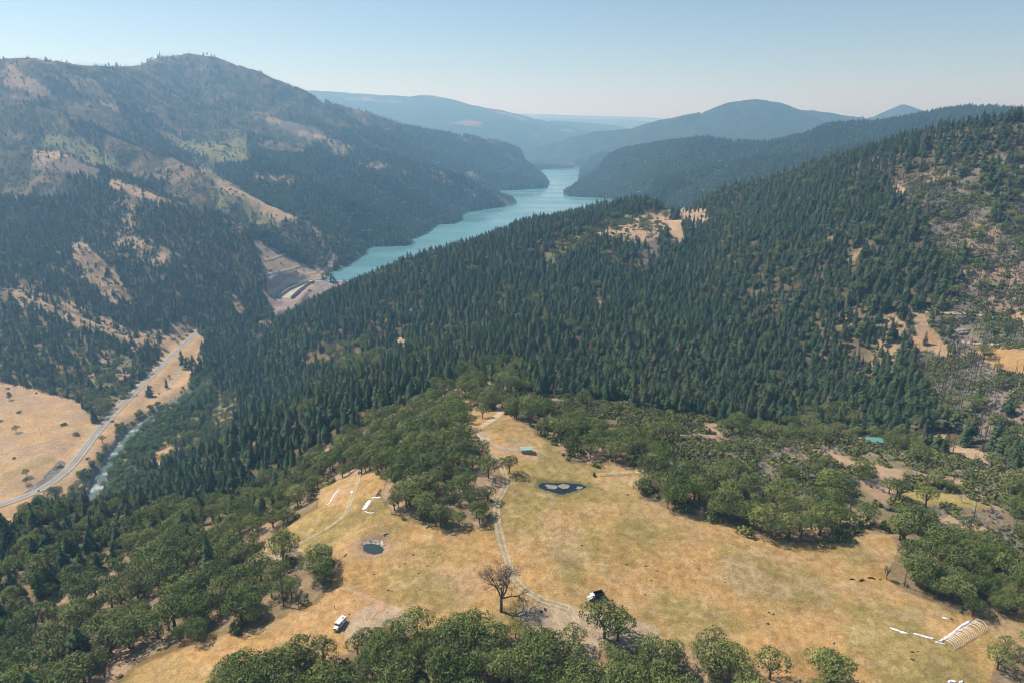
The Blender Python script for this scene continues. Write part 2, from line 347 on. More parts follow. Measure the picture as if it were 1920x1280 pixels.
# two ponds pressed into the meadow
def poly_at(px): return np.array([P_hit(u, v)[:2] for u, v in px])
pond_px = [(1009, 905), (1015, 901), (1035, 903), (1060, 904), (1085, 907), (1103, 910), (1098, 914), (1075, 920), (1058, 925), (1047, 924), (1030, 918), (1012, 911)]
spond_px = [(680, 1022), (684, 1014), (698, 1011), (712, 1012), (720, 1020), (718, 1029), (704, 1035), (690, 1034), (682, 1029)]
PD = poly_at(pond_px); PDZ = float(np.mean(zat(PD[:, 0], PD[:, 1]))) - .5
SP = poly_at(spond_px); SPZ = float(np.min(zat(SP[:, 0], SP[:, 1]))) - .8
pond_in = {}
for nm, poly, pz in (('a', PD, PDZ), ('b', SP, SPZ)):
    m = box_of(poly, 14); x, y = X[m], Y[m]; ins = inpoly(x, y, poly); d = polydist(x, y, poly)
    h = H[m]; k = sstep(7, 0, d) if nm == 'a' else sstep(3, 0, d)
    H[m] = np.where(ins, pz - np.minimum(1.5, d * .5) - .05, h * (1 - k) + (pz + .15 + d * .12) * k)
# ------------------------------------------------------------------ ground cover: colours and plant densities over the land
def dens(px, step=8):
    out = []
    for i in range(len(px)):
        a = np.array(px[i], float); b = np.array(px[(i + 1) % len(px)], float); k = max(1, int(np.hypot(*(b - a)) / step))
        for t in range(k): out.append(a + (b - a) * t / k)
    return out
N1 = fbm(X, Y, 38, 4, 101); N2 = fbm(X, Y, 9, 3, 111); N3 = fbm(X, Y, 170, 4, 121); N4 = fbm(X, Y, 420, 4, 131)
FAC = .011 * DD; JX = fbm(X, Y, 30, 3, 140); JY = fbm(X, Y, 30, 3, 150)
JXf = fbm(X, Y, 160, 3, 142); JYf = fbm(X, Y, 160, 3, 152)
sf = sstep(900, 1800, DD)
TXj = X + FAC * (JX * (1 - sf) + JXf * sf) ; TYj = Y + FAC * (JY * (1 - sf) + JYf * sf)
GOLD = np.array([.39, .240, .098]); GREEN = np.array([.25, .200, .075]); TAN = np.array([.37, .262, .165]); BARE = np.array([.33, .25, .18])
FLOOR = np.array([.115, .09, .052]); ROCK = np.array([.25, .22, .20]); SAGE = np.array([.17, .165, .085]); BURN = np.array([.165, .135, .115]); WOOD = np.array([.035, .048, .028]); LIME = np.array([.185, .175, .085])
def mix(a, b, t): return a * (1 - t[..., None]) + b * t[..., None]
shape = X.shape; COL = np.ones(shape + (3,)) * FLOOR
den = {k: np.zeros(shape, np.float32) for k in ('con', 'oak', 'snag', 'shr', 'dsh', 'riv')}
def meadowcol():
    c = mix(np.broadcast_to(GOLD, shape + (3,)), GREEN, sstep(-.35, .35, N1 + .35 * N2 + .45 * fbm(X, Y, 85, 3, 165)) * .9)
    c = mix(c, TAN, sstep(.12, .42, fbm(X, Y, 26, 4, 160) + .25 * N2) * .5)
    c = mix(c, np.array([.43, .265, .13]), sstep(.1, .4, fbm(X * .7, Y * 1.5, 18, 5, 170)) * .5)
    tr_ = sstep(.10, .02, np.abs(fbm(X, Y, 48, 3, 181))) * sstep(0, .3, fbm(X, Y, 90, 2, 182)); c = mix(c, np.array([.45, .32, .18]), tr_ * .45)
    c = mix(c, np.array([.20, .16, .07]), sstep(.28, .5, fbm(X, Y, 5, 3, 183)) * .45); c = mix(c, np.array([.50, .36, .19]), sstep(.25, .5, fbm(X * .7, Y * 1.3, 4, 3, 184)) * .5)
    return c * (1 + .30 * fbm(X, Y, 2.4, 3, 180) + .12 * fbm(X, Y, 60, 3, 186))[..., None]
MEAD = meadowcol()
# everything: conifer forest by default, burnt slopes on the left mountain
con0 = np.full(shape, 1 / 34., np.float32)
gap_ = sstep(.60, .70, fbm(X, Y, 55, 4, 260)); hw_ = sstep(.12, .35, fbm(X, Y, 85, 3, 262))
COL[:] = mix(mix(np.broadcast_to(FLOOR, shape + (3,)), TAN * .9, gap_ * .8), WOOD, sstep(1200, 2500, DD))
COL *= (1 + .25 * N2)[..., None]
den['con'][:] = con0; den['oak'][:] = 1 / 700.
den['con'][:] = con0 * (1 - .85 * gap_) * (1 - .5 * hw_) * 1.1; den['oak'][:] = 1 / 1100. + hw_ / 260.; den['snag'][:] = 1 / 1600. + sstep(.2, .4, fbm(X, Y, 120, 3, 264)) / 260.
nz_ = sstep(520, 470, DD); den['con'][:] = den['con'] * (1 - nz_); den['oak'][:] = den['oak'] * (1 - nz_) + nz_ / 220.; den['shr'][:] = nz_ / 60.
def region(px, col=None, dmax=9000, dmin=0, jit=1.0, mask=None, **kw):
    m = None
    pts = poly_at(dens(px)); lo = pts.min(0) - 30; hi = pts.max(0) + 30
    m = (X > lo[0]) & (X < hi[0]) & (Y > lo[1]) & (Y < hi[1]) & (DD < dmax) & (DD > dmin)
    if not m.any(): return m
    i = inpoly(X[m] * (1 - jit) + TXj[m] * jit, Y[m] * (1 - jit) + TYj[m] * jit, pts); m[m] = i
    if mask is not None: m &= mask
    if col is not None: COL[m] = (col[m] if getattr(col, 'ndim', 1) == 3 else col * (1 + .18 * N2[m] + .14 * N1[m])[:, None])
    if kw:
        for k in den: den[k][m] = 0
        for k, v in kw.items(): den[k][m] = (v[m] if hasattr(v, 'shape') and v.shape == shape else v)
    return m
pat = sstep(-.22, .08, fbm(X, Y, 17, 3, 280) + .3 * N1); gapn = sstep(-.25, .1, N3)
big = fbm(X, Y, 90, 4, 190); streak = fbm(X * .5, Y * 1.2, 120, 4, 200)
# --- left mountain, burnt
lm = (DD > 1450) & (X < 120) & (DD < 6000) & (X < -0.02 * Y + 60)
bmix = mix(mix(np.broadcast_to(BURN, shape + (3,)), SAGE, sstep(-.1, .25, big)), TAN, sstep(.16, .4, streak + .3 * N3) * .9)
bmix = mix(bmix, LIME, sstep(.1, .4, fbm(X, Y, 160, 4, 210)) * .5)
bmix = mix(bmix, WOOD * 1.3, sstep(-.05, .2, fbm(X, Y, 28, 4, 215)) * .7); bmix = mix(bmix, TAN, sstep(.2, .35, fbm(X, Y, 36, 4, 216)) * .7); bmix = bmix * (.7 + .5 * ridged(X, Y, 40, 3, 217))[..., None] * .68
hi_ = sstep(-150, 60, H)
lmz = lm & (H > -240)
for k in den: den[k][lmz] = 0
sparse = sstep(.02, .3, fbm(X, Y, 140, 4, 220) - .15 * hi_ + .1)
COL[lmz] = bmix[lmz]
den['con'][lmz] = (sparse / 75 * (1 - .9 * sstep(-100, 180, H)))[lmz] + 1 / 5000.
den['snag'][lmz] = (np.clip(1.2 - sparse, 0, 1) * (.25 + sstep(-.25, .15, big)) / 85 * (1 - .7 * sstep(150, 280, H)))[lmz]
den['shr'][lmz] = (sstep(-.3, .2, big) / 70 * sstep(4200, 2200, DD))[lmz]
# lower wooded flanks beside the lake
region([(380, 330), (470, 270), (560, 290), (640, 240), (760, 250), (850, 268), (930, 275), (1020, 310), (1030, 350), (965, 384), (860, 418), (800, 440), (760, 462), (690, 485), (640, 470), (600, 500), (560, 460), (480, 430), (420, 380)],
       mix(np.broadcast_to(WOOD * 1.2, shape + (3,)), TAN, sstep(.24, .42, streak + .25 * N1) * .8), con=con0 * (.25 + .75 * sstep(-.3, .05, streak * -1 + .12)), oak=1 / 700., dmin=1500)
region([(480, 435), (570, 410), (600, 450), (640, 455), (640, 500), (600, 520), (560, 470)], FLOOR * 1.3, con=1 / 90., oak=1 / 160., dmin=1450)
# yellow spur, tan patches on the mountain
SP_T = dict(con=1 / 4000., shr=1 / 500., snag=1 / 2500.)
region([(372, 314), (400, 318), (440, 350), (500, 383), (560, 408), (550, 420), (500, 400), (440, 372), (400, 345)], mix(np.broadcast_to(TAN, shape + (3,)), LIME, sstep(-.2, .3, N1)), **SP_T)
region([(400, 345), (440, 372), (500, 400), (530, 418), (470, 430), (420, 400), (395, 370)], mix(np.broadcast_to(LIME, shape + (3,)), SAGE, sstep(-.2, .3, N1)), con=1 / 900., shr=1 / 90., oak=1/900.)
region([(500, 218), (540, 228), (600, 245), (612, 262), (575, 262), (530, 245), (498, 228)], mix(np.broadcast_to(TAN * .85, shape + (3,)), BURN, sstep(-.3, .15, big + N1 * .5)), con=1 / 2500., snag=1 / 2000.)
region([(310, 268), (370, 262), (460, 262), (495, 288), (470, 305), (420, 298), (340, 285)], mix(np.broadcast_to(LIME, shape + (3,)), SAGE, sstep(-.2, .15, N1)), con=1 / 1500., shr=1 / 200., snag=1 / 3000.)
region([(85, 250), (150, 255), (215, 290), (240, 325), (215, 330), (150, 290), (90, 268)], LIME, con=1 / 1500., shr=1 / 160., snag=1 / 1500.)
region([(0, 125), (60, 150), (105, 180), (110, 192), (60, 178), (0, 160)], mix(np.broadcast_to(TAN * .85, shape + (3,)), BURN, sstep(-.3, .15, big + N1 * .5)), con=1 / 1800., shr=1 / 400., snag=1 / 1200.)
region([(120, 135), (180, 150), (225, 195), (228, 215), (180, 190), (140, 165)], mix(np.broadcast_to(TAN * .8, shape + (3,)), BURN, sstep(-.3, .1, big + N1 * .5)), con=1 / 1500., shr=1 / 300., snag=1 / 900.)
region([(60, 275), (130, 285), (190, 320), (180, 345), (110, 330), (50, 320)], mix(np.broadcast_to(TAN, shape + (3,)), BURN, sstep(-.1, .3, big)), con=1 / 1800., snag=1 / 260., shr=1 / 500.)
region([(210, 340), (250, 350), (300, 378), (290, 384), (240, 368), (205, 350)], TAN * .85, con=1 / 1800., snag=1 / 500., shr=1 / 500.)
# --- near left spur: dense dark conifers with bare stony ribs
region([(-200, 385), (0, 378), (150, 374), (300, 384), (400, 400), (440, 418), (478, 475), (500, 525), (512, 572), (505, 620), (440, 640), (380, 612), (300, 600), (230, 590), (120, 560), (0, 520), (-200, 520)],
       mix(np.broadcast_to(FLOOR * 1.1, shape + (3,)), TAN, sstep(.2, .4, big) * .8), con=1 / 50. * (.35 + .65 * sstep(.35, .1, big)), oak=1 / 900., snag=1 / 500.)
RIB = mix(np.broadcast_to(TAN * .95, shape + (3,)), FLOOR * 1.4, sstep(-.05, .3, fbm(X, Y, 26, 3, 230)))
region([(135, 455), (165, 458), (190, 490), (225, 525), (250, 560), (235, 575), (190, 560), (150, 520), (135, 490)], RIB, con=1 / 420., snag=1 / 170., shr=1 / 200.)
region([(0, 520), (60, 535), (130, 565), (180, 590), (250, 612), (300, 620), (310, 650), (250, 660), (170, 620), (80, 590), (0, 565)], RIB, con=1 / 300., snag=1 / 200., shr=1 / 170.)
region([(-200, 580), (0, 570), (80, 600), (150, 625), (240, 665), (290, 680), (280, 700), (200, 690), (170, 740), (100, 730), (40, 715), (0, 720), (-200, 730)], FLOOR * 1.5, con=1 / 75., oak=1 / 500., snag=1 / 260.)
region([(225, 445), (260, 455), (300, 480), (320, 500), (290, 500), (240, 470)], RIB, con=1 / 250., snag=1 / 240., shr=1 / 300.)
region([(285, 470), (310, 480), (312, 498), (292, 495)], RIB, con=1 / 500., shr=1 / 400.)
# valley floor: dry fields, roadside
FIELD = mix(np.broadcast_to(np.array([.42, .28, .145]), shape + (3,)), TAN, sstep(-.1, .4, N1)) * (1 + .12 * N2)[..., None]
region([(-400, 735), (-50, 720), (40, 722), (110, 748), (150, 752), (175, 785), (172, 800), (215, 765), (280, 700), (320, 660), (370, 622), (385, 640), (380, 680), (350, 720), (330, 745), (290, 765), (250, 790), (222, 825), (200, 850), (175, 880), (150, 905), (125, 930), (90, 960), (60, 985), (0, 1000), (-200, 1020), (-400, 1020)],
       FIELD, oak=1 / 25000., shr=1 / 3000.)
region([(0, 905), (60, 880), (90, 870), (110, 860), (90, 850), (60, 862), (0, 890)], GREEN * .45 + TAN * .55, shr=1 / 2500.)
region([(150, 700), (205, 668), (240, 665), (270, 690), (235, 745), (210, 765), (170, 745)], mix(np.broadcast_to(LIME, shape + (3,)), TAN, sstep(-.2, .2, N1)), shr=1 / 40., con=1 / 400., oak=1 / 400., dmin=850)
region([(160, 740), (200, 745), (215, 765), (190, 795), (172, 790)], FLOOR * 1.6, oak=1 / 110., shr=1 / 120.)
region([(325, 600), (375, 615), (340, 650), (310, 655), (300, 640)], TAN, shr=1 / 120., con=1 / 1500.)
# riverside
RIVC = SAGE * .9
region([(325, 745), (380, 690), (400, 690), (400, 740), (330, 800), (280, 860), (240, 910), (225, 935), (180, 950), (150, 980), (110, 985), (130, 940), (150, 910), (170, 870), (195, 845), (218, 812), (255, 780), (290, 762)], RIVC, riv=1 / 24., shr=1 / 60.)
region([(60, 940), (110, 925), (150, 905), (165, 925), (130, 950), (100, 965), (60, 975), (35, 960)], RIVC, riv=1 / 42., oak=1 / 200.)
region([(60, 985), (110, 965), (160, 955), (190, 960), (120, 1000), (60, 1010)], SAGE * 1.3, riv=1 / 260., shr=1 / 90.)
region([(300, 640), (372, 640), (378, 680), (340, 700), (345, 720), (320, 740), (300, 722), (285, 745), (270, 735), (300, 690)], FIELD, shr=1 / 3000., con=1 / 2500., riv=1 / 2500.)
region([(290, 840), (330, 800), (400, 760), (450, 800), (400, 850), (330, 870), (300, 880)], SAGE, riv=1 / 190., oak=1 / 130., con=1 / 500., shr=1 / 200.)
# opening round the dam
region([(470, 446), (520, 470), (560, 492), (596, 508), (612, 500), (632, 462), (640, 470), (625, 500), (604, 520), (600, 530), (680, 531), (640, 560), (600, 585), (560, 600), (548, 590), (512, 596), (505, 580), (500, 530)],
       mix(np.broadcast_to(np.array([.30, .235, .20]), shape + (3,)), TAN, sstep(-.1, .3, N1)), shr=1 / 700., jit=.1, dmin=1380)
region([(628, 500), (650, 486), (680, 478), (688, 466), (700, 462), (680, 450), (650, 455), (636, 475)], FLOOR * 1.2, con=1 / 70., oak=1 / 200., dmin=1450)
# bare gully clearings in the wood
region([(738, 652), (748, 628), (760, 640), (776, 658), (750, 664)], TAN, shr=1 / 400., dmin=700)
region([(622, 702), (650, 680), (740, 690), (752, 702), (690, 712)], TAN, oak=1 / 240., con=1 / 400., dmin=700)
region([(560, 660), (620, 650), (700, 650), (740, 668), (700, 690), (620, 690), (580, 690)], FLOOR * 1.3, oak=1 / 110., con=1 / 300., dmin=700)
region([(478, 632), (495, 622), (503, 612), (498, 628), (480, 640)], TAN, shr=1 / 600., dmin=900)
region([(400, 745), (440, 735), (450, 770), (425, 800), (405, 790)], mix(np.broadcast_to(LIME, shape + (3,)), TAN, sstep(-.1, .2, N1)), oak=1 / 200., shr=1 / 120., riv=1 / 500., dmin=600)
region([(280, 845), (320, 838), (322, 865), (290, 872)], np.array([.42, .27, .14]), shr=1 / 500., con=1 / 900., oak=1 / 900., dmin=500)
# --- facing hill: knob clearing
region([(1040, 455), (1090, 440), (1120, 425), (1170, 405), (1225, 392), (1250, 388), (1260, 400), (1190, 420), (1190, 440), (1140, 445), (1060, 480), (1030, 478)], LIME * .9, shr=1 / 26., oak=1 / 420., con=1 / 900., dmin=900)
region([(1110, 440), (1180, 418), (1215, 400), (1250, 394), (1255, 415), (1235, 440), (1230, 455), (1190, 455), (1140, 452)], TAN, shr=1 / 130., oak=1 / 800., dmin=900)
region([(1244, 414), (1276, 412), (1282, 440), (1272, 462), (1254, 458), (1246, 435)], TAN * 1.05, shr=1 / 2000., dmin=900)
region([(1262, 394), (1324, 392), (1322, 414), (1302, 428), (1276, 414)], TAN * 1.05, con=1 / 500., shr=1 / 2000., dmin=900)
region([(1183, 455), (1190, 475), (1200, 498), (1194, 498), (1184, 478)], TAN * .9, shr=1 / 500., dmin=850)
region([(1190, 455), (1240, 450), (1245, 490), (1220, 510), (1200, 500)], BURN, con=1 / 130., snag=1 / 90., dmin=850)
region([(1010, 480), (1040, 470), (1060, 490), (1030, 505)], SAGE, oak=1 / 170., shr=1 / 120., con=1 / 400., dmin=850)
# burnt right side
BR = mix(mix(np.broadcast_to(np.array([.25, .205, .16]), shape + (3,)), SAGE, sstep(-.15, .2, N1)), TAN, sstep(.1, .35, big))
ed = sstep(-.3, .3, big)
region([(1680, 335), (1720, 330), (1790, 300), (1920, 240), (2500, 200), (2500, 820), (1960, 870), (1760, 800), (1725, 730), (1712, 660), (1700, 590), (1780, 560), (1800, 520), (1760, 500), (1740, 420), (1700, 380)],
       BR * .78, shr=pat / 13., dsh=1 / 13., snag=1 / 48., con=1 / 900., oak=1 / 900., dmin=450)
region([(1760, 330), (1830, 300), (1920, 290), (2400, 260), (2400, 330), (1920, 380), (1840, 370), (1790, 360)], BR * .8, shr=1 / 60., con=1 / 110., snag=1 / 100., oak=1 / 200., dmin=450)
region([(1560, 320), (1640, 292), (1800, 246), (1920, 232), (2400, 210), (2400, 260), (1920, 285), (1830, 300), (1720, 330), (1620, 350)], FLOOR, con=1 / 60., snag=1 / 170., dmin=450)
region([(1672, 350), (1700, 355), (1698, 368), (1680, 362)], TAN, shr=1 / 500., dmin=450)
region([(1540, 600), (1640, 560), (1700, 600), (1690, 700), (1600, 700), (1540, 660)], mix(np.broadcast_to(FLOOR * 1.4, shape + (3,)), TAN * .9, sstep(0, .3, N1)), con=1 / 58., snag=1 / 300., shr=1 / 130., dmin=450)
GR = mix(np.broadcast_to(GOLD * .8 + TAN * .12, shape + (3,)), TAN * .85, sstep(-.1, .3, N1))
region([(1706, 584), (1740, 590), (1770, 640), (1790, 665), (1755, 668), (1725, 650)], GR, shr=1 / 700., con=1 / 900., dmin=450)
region([(1825, 645), (1880, 648), (1960, 665), (1960, 705), (1890, 700), (1850, 680)], GR, shr=1 / 900., con=1 / 1500., dmin=450)
region([(1890, 590), (1960, 592), (1960, 600), (1890, 598)], GR, shr=1 / 900., dmin=450)
region([(1740, 805), (1760, 802), (1800, 835), (1870, 855), (1850, 872), (1790, 850), (1735, 835)], TAN, shr=1 / 900., snag=1 / 300., dmin=350)
# --- woods left of the meadow and on the near ridge
WB = np.array([.21, .16, .095])
oakw = mix(np.broadcast_to(WB, shape + (3,)), TAN * .9, sstep(-.3, .2, N1 + .3 * N2))
region([(-300, 1500), (-300, 985), (0, 990), (120, 965), (260, 960), (400, 965), (500, 945), (570, 885), (600, 850), (700, 790), (800, 745), (870, 700), (940, 690), (960, 720), (1000, 740), (940, 770), (885, 775), (870, 800), (880, 830), (905, 860), (935, 880),
        (948, 910), (925, 950), (905, 985), (850, 990), (800, 975), (735, 965), (720, 935), (722, 900), (700, 885), (650, 890), (600, 915), (592, 950), (530, 985), (505, 1000), (500, 1018), (440, 1038), (470, 1050), (490, 1055), (560, 1050), (610, 1050), (615, 1095), (580, 1125), (500, 1160), (420, 1182), (310, 1215), (250, 1245), (190, 1290), (150, 1400)],
       oakw, oak=1 / 48. * (.5 + .5 * sstep(.3, .05, N1)) * (1 - .6 * sstep(.2, .4, fbm(X, Y, 16, 3, 270))), con=1 / 2500. + 0 * N1, snag=1 / 1500., shr=1 / 260.)
region([(-300, 1300), (-300, 985), (0, 985), (100, 960), (210, 965), (330, 960), (330, 985), (240, 1020), (220, 1060), (150, 1090), (60, 1130), (30, 1200)], WB, oak=1 / 150., con=1 / 75., snag=1 / 600.)
region([(210, 965), (500, 940), (590, 885), (560, 960), (430, 1000), (300, 1030)], WB, oak=1 / 95., con=1 / 260., snag=1 / 450.)
region([(860, 690), (960, 680), (1010, 720), (960, 740), (900, 730)], WB, oak=1 / 110., con=1 / 160.)
region([(500, 950), (560, 900), (600, 860), (650, 830), (650, 870), (600, 900), (540, 960)], WB, oak=1 / 78., snag=1 / 170., con=1 / 700.)
# meadow itself
region([(940, 770), (885, 772), (868, 800), (878, 830), (905, 860), (938, 880), (950, 912), (928, 950), (912, 990), (870, 998), (800, 982), (735, 972), (717, 940), (716, 905), (700, 886), (650, 892), (602, 917), (596, 952), (530, 990), (508, 1003), (505, 1025), (450, 1040), (480, 1048), (560, 1046), (620, 1045), (622, 1095), (585, 1130), (500, 1168), (420, 1192), (315, 1225), (250, 1255), (190, 1300), (-200, 1700), (2500, 1700), (2500, 1190),
        (1920, 1172), (1800, 1155), (1700, 1105), (1655, 1075), (1685, 1030), (1690, 1000), (1640, 990), (1590, 1015), (1480, 1014), (1420, 1004), (1330, 972), (1240, 950), (1192, 922), (1236, 898), (1205, 878), (1160, 864), (1110, 874), (1060, 860), (1045, 835), (1000, 815), (960, 800)], MEAD, con=0)
# brush country right of the meadow
BC = mix(mix(np.broadcast_to(FLOOR * 1.8, shape + (3,)), TAN * .9, sstep(-.3, .1, N1)), LIME, sstep(.1, .35, N1 * -1) * .5)
region([(945, 770), (930, 735), (1000, 740), (1100, 748), (1250, 772), (1400, 795), (1550, 805), (1690, 835), (1760, 850), (1900, 880), (2400, 880), (2400, 1190), (1920, 1168), (1800, 1150), (1700, 1100), (1660, 1070), (1690, 1030), (1692, 1000), (1640, 985), (1590, 1005), (1480, 1008), (1420, 998), (1330, 968), (1240, 945), (1192, 915), (1238, 892), (1210, 872), (1160, 858), (1110, 868), (1060, 852), (1045, 828), (1000, 808), (960, 792)],
       BC, oak=1 / 520. * sstep(-.2, .2, N1), shr=pat / 7., dsh=1 / 60., snag=1 / 1800.)
region([(960, 745), (1100, 755), (1250, 780), (1420, 800), (1400, 860), (1250, 860), (1130, 840), (1060, 800)], mix(np.broadcast_to(FLOOR * 1.6, shape + (3,)), LIME, sstep(-.1, .2, N1)), oak=1 / 700., shr=pat / 4.2, dsh=1 / 160.)
region([(1280, 820), (1500, 830), (1640, 900), (1560, 960), (1400, 930), (1300, 890)], BC, oak=1 / 620., shr=pat / 9., dsh=1 / 15., snag=1 / 900.)
region([(1640, 850), (1960, 890), (1960, 960), (1800, 930), (1700, 900)], BC, oak=1 / 1500., shr=pat / 8., dsh=1 / 40., snag=1 / 400.)
region([(1740, 950), (2300, 960), (2300, 1080), (1900, 1060), (1760, 1000)], mix(np.broadcast_to(FLOOR * 1.6, shape + (3,)), TAN, sstep(-.1, .2, N1)), oak=1 / 700., shr=pat / 12., dsh=1 / 20., snag=1 / 900.)
# oaks along the meadow edge
region([(1040, 830), (1070, 800), (1120, 810), (1220, 850), (1260, 890), (1400, 930), (1520, 950), (1590, 1000), (1480, 1008), (1420, 998), (1330, 968), (1240, 945), (1192, 915), (1238, 892), (1210, 872), (1160, 858), (1110, 868), (1060, 852)], oakw, oak=1 / 62., shr=1 / 60.)
region([(960, 780), (1000, 770), (1060, 795), (1040, 825), (1000, 806)], oakw, oak=1 / 100., shr=1 / 70.)
region([(1400, 935), (1560, 945), (1590, 1000), (1480, 1008), (1410, 995)], oakw, oak=1 / 60.)
region([(1280, 790), (1500, 800), (1740, 830), (1735, 850), (1640, 850), (1500, 835), (1400, 820), (1300, 815)], oakw, oak=1 / 260., shr=1 / 25.)
region([(1668, 1010), (1720, 985), (1800, 1010), (1900, 1060), (2300, 1090), (2300, 1190), (1920, 1166), (1800, 1148), (1705, 1098), (1664, 1066), (1690, 1030)], oakw, oak=1 / 38.)
region([(1840, 1290), (1870, 1235), (1920, 1215), (2100, 1200), (2100, 1500), (1850, 1500)], oakw, oak=1 / 70.)
for px in ([(1316, 790), (1340, 785), (1352, 815), (1340, 822), (1322, 806)], [(1500, 835), (1540, 845), (1600, 860), (1660, 870), (1650, 880), (1590, 878), (1530, 856)], [(1640, 870), (1700, 878), (1690, 905), (1650, 890)], [(1655, 905), (1690, 912), (1690, 925), (1660, 922)], [(1185, 800), (1215, 812), (1210, 818), (1190, 808)]):
    region(px, TAN, shr=1 / 500.)
region([(1690, 915), (1740, 918), (1790, 925), (1850, 950), (1800, 950), (1740, 945), (1700, 945)], GREEN * 1.15, shr=1 / 2500.)
region([(895, 800), (910, 780), (932, 768), (922, 748), (912, 735), (910, 716), (924, 716), (926, 735), (938, 750), (952, 772), (980, 796), (1000, 812), (960, 815)], MEAD, con=0)
# oaks along the bottom of the picture
region([(320, 1500), (340, 1290), (400, 1272), (470, 1262), (560, 1255), (640, 1228), (690, 1200), (730, 1178), (800, 1182), (880, 1180), (930, 1205), (985, 1190), (1035, 1215), (1075, 1195), (1098, 1215), (1105, 1260), (1115, 1300), (1130, 1260), (1120, 1215), (1150, 1192), (1200, 1190), (1250, 1208), (1320, 1212), (1375, 1238), (1400, 1275), (1410, 1500)], oakw, oak=1 / 27. * (1 - .3 * sstep(.2, .4, fbm(X, Y, 18, 3, 270))), shr=1 / 250.)
region([(1480, 1500), (1490, 1285), (1580, 1268), (1600, 1500)], oakw, oak=1 / 70.)
region([(722, 878), (800, 850), (870, 835), (900, 855), (935, 885), (945, 910), (925, 948), (905, 982), (850, 988), (800, 973), (735, 962), (718, 930)], oakw, oak=1 / 42., shr=1 / 300.)
region([(640, 1168), (690, 1128), (750, 1132), (800, 1158), (760, 1185), (690, 1195), (650, 1200)], np.array([.38, .285, .19]), con=0)
region([(975, 1145), (1010, 1130), (1060, 1136), (1130, 1152), (1230, 1165), (1240, 1200), (1120, 1215), (1105, 1290), (1085, 1290), (1080, 1215), (1040, 1205), (990, 1180)], np.array([.38, .29, .19]), con=0)
region([(440, 1048), (500, 1042), (560, 1025), (570, 1035), (500, 1055), (450, 1058)], np.array([.38, .29, .19]))
jn_ = int(np.searchsorted(np.exp(DL), 560)); B0 = COL[:, :jn_].copy()
for ax, hw3 in ((0, 7), (1, 3), (0, 4)):
    acc3 = np.zeros_like(B0)
    for q3 in range(-hw3, hw3 + 1): acc3 += np.roll(B0, q3, axis=ax)
    B0 = acc3 / (2 * hw3 + 1)
wgt = .8 * sstep(560, 480, DD[:, :jn_])[..., None]; det = COL[:, :jn_] - B0; COL[:, :jn_] = B0 + det * (1 - wgt) + np.clip(det, -.035, .035) * wgt
# river, road and ponds stay open
for path, wd in ((RV, None), (RD, 7.5)):
    m = box_of(path[:, :2], 30); d, val = along(X[m], Y[m], path); c_ = d < (val[:, 0] + 2.0 if wd is None else wd)
    for k in den: t = den[k][m]; t[c_] = 0; den[k][m] = t
    if wd is None: t = COL[m]; t[c_] = ROCK * .8; COL[m] = t
m = box_of(LK, 30); ins = inpoly(X[m] + fbm(X[m], Y[m], 60, 3, 70) * 9, Y[m] + fbm(X[m], Y[m], 60, 3, 75) * 9, LK)
for k in den: t = den[k][m]; t[ins] = 0; den[k][m] = t
sh = m & (np.abs(H - LAKE_Z - 1) < 1.6) & (Y > 1500); COL[sh] = TAN * .85
m = box_of(PD, 12); d = polydist(X[m], Y[m], PD); t = COL[m]; q = sstep(3.6, 1.2, d + 2.5 * N2[m]) * .85; t = t * (1 - q[:, None]) + np.array([.13, .13, .045]) * q[:, None]; COL[m] = t
m = box_of(SP, 12); d = polydist(X[m], Y[m], SP); t = COL[m]; q = sstep(6.5, 3, d + 1.5 * N2[m]) * .75; t = t * (1 - q[:, None]) + TAN * .85 * q[:, None]; COL[m] = t
for u_, v_, rr_ in ((648, 1200, 9), (628, 1205, 9), (655, 1185, 8), (987, 848, 9), (1642, 832, 11), (1640, 842, 8), (637, 1172, 9), (1115, 1120, 9), (1095, 1150, 7), (940, 1142, 9), (620, 930, 8), (700, 945, 10), (711, 923, 6), (1155, 889, 12), (1806, 622, 9), (1443, 1272, 7), (955, 886, 8), (1735, 948, 9), (1798, 1185, 14), (1070, 1215, 6)):
    c_ = P_hit(u_, v_); m = np.hypot(X - c_[0], Y - c_[1]) < rr_
    for k in den: den[k][m] = 0
# far slopes read as one dark wooded cover with pale openings
fc = mix(np.broadcast_to(WOOD * 1.0, shape + (3,)), TAN * .7, sstep(.3, .5, fbm(X, Y, 500, 5, 240)) * .7) * (1 + .5 * fbm(X, Y, 60, 3, 250))[..., None]
q = sstep(4200, 5200, DD)[..., None]; COL = COL * (1 - q) + fc * q
print('cover', round(time.time() - T0, 1))
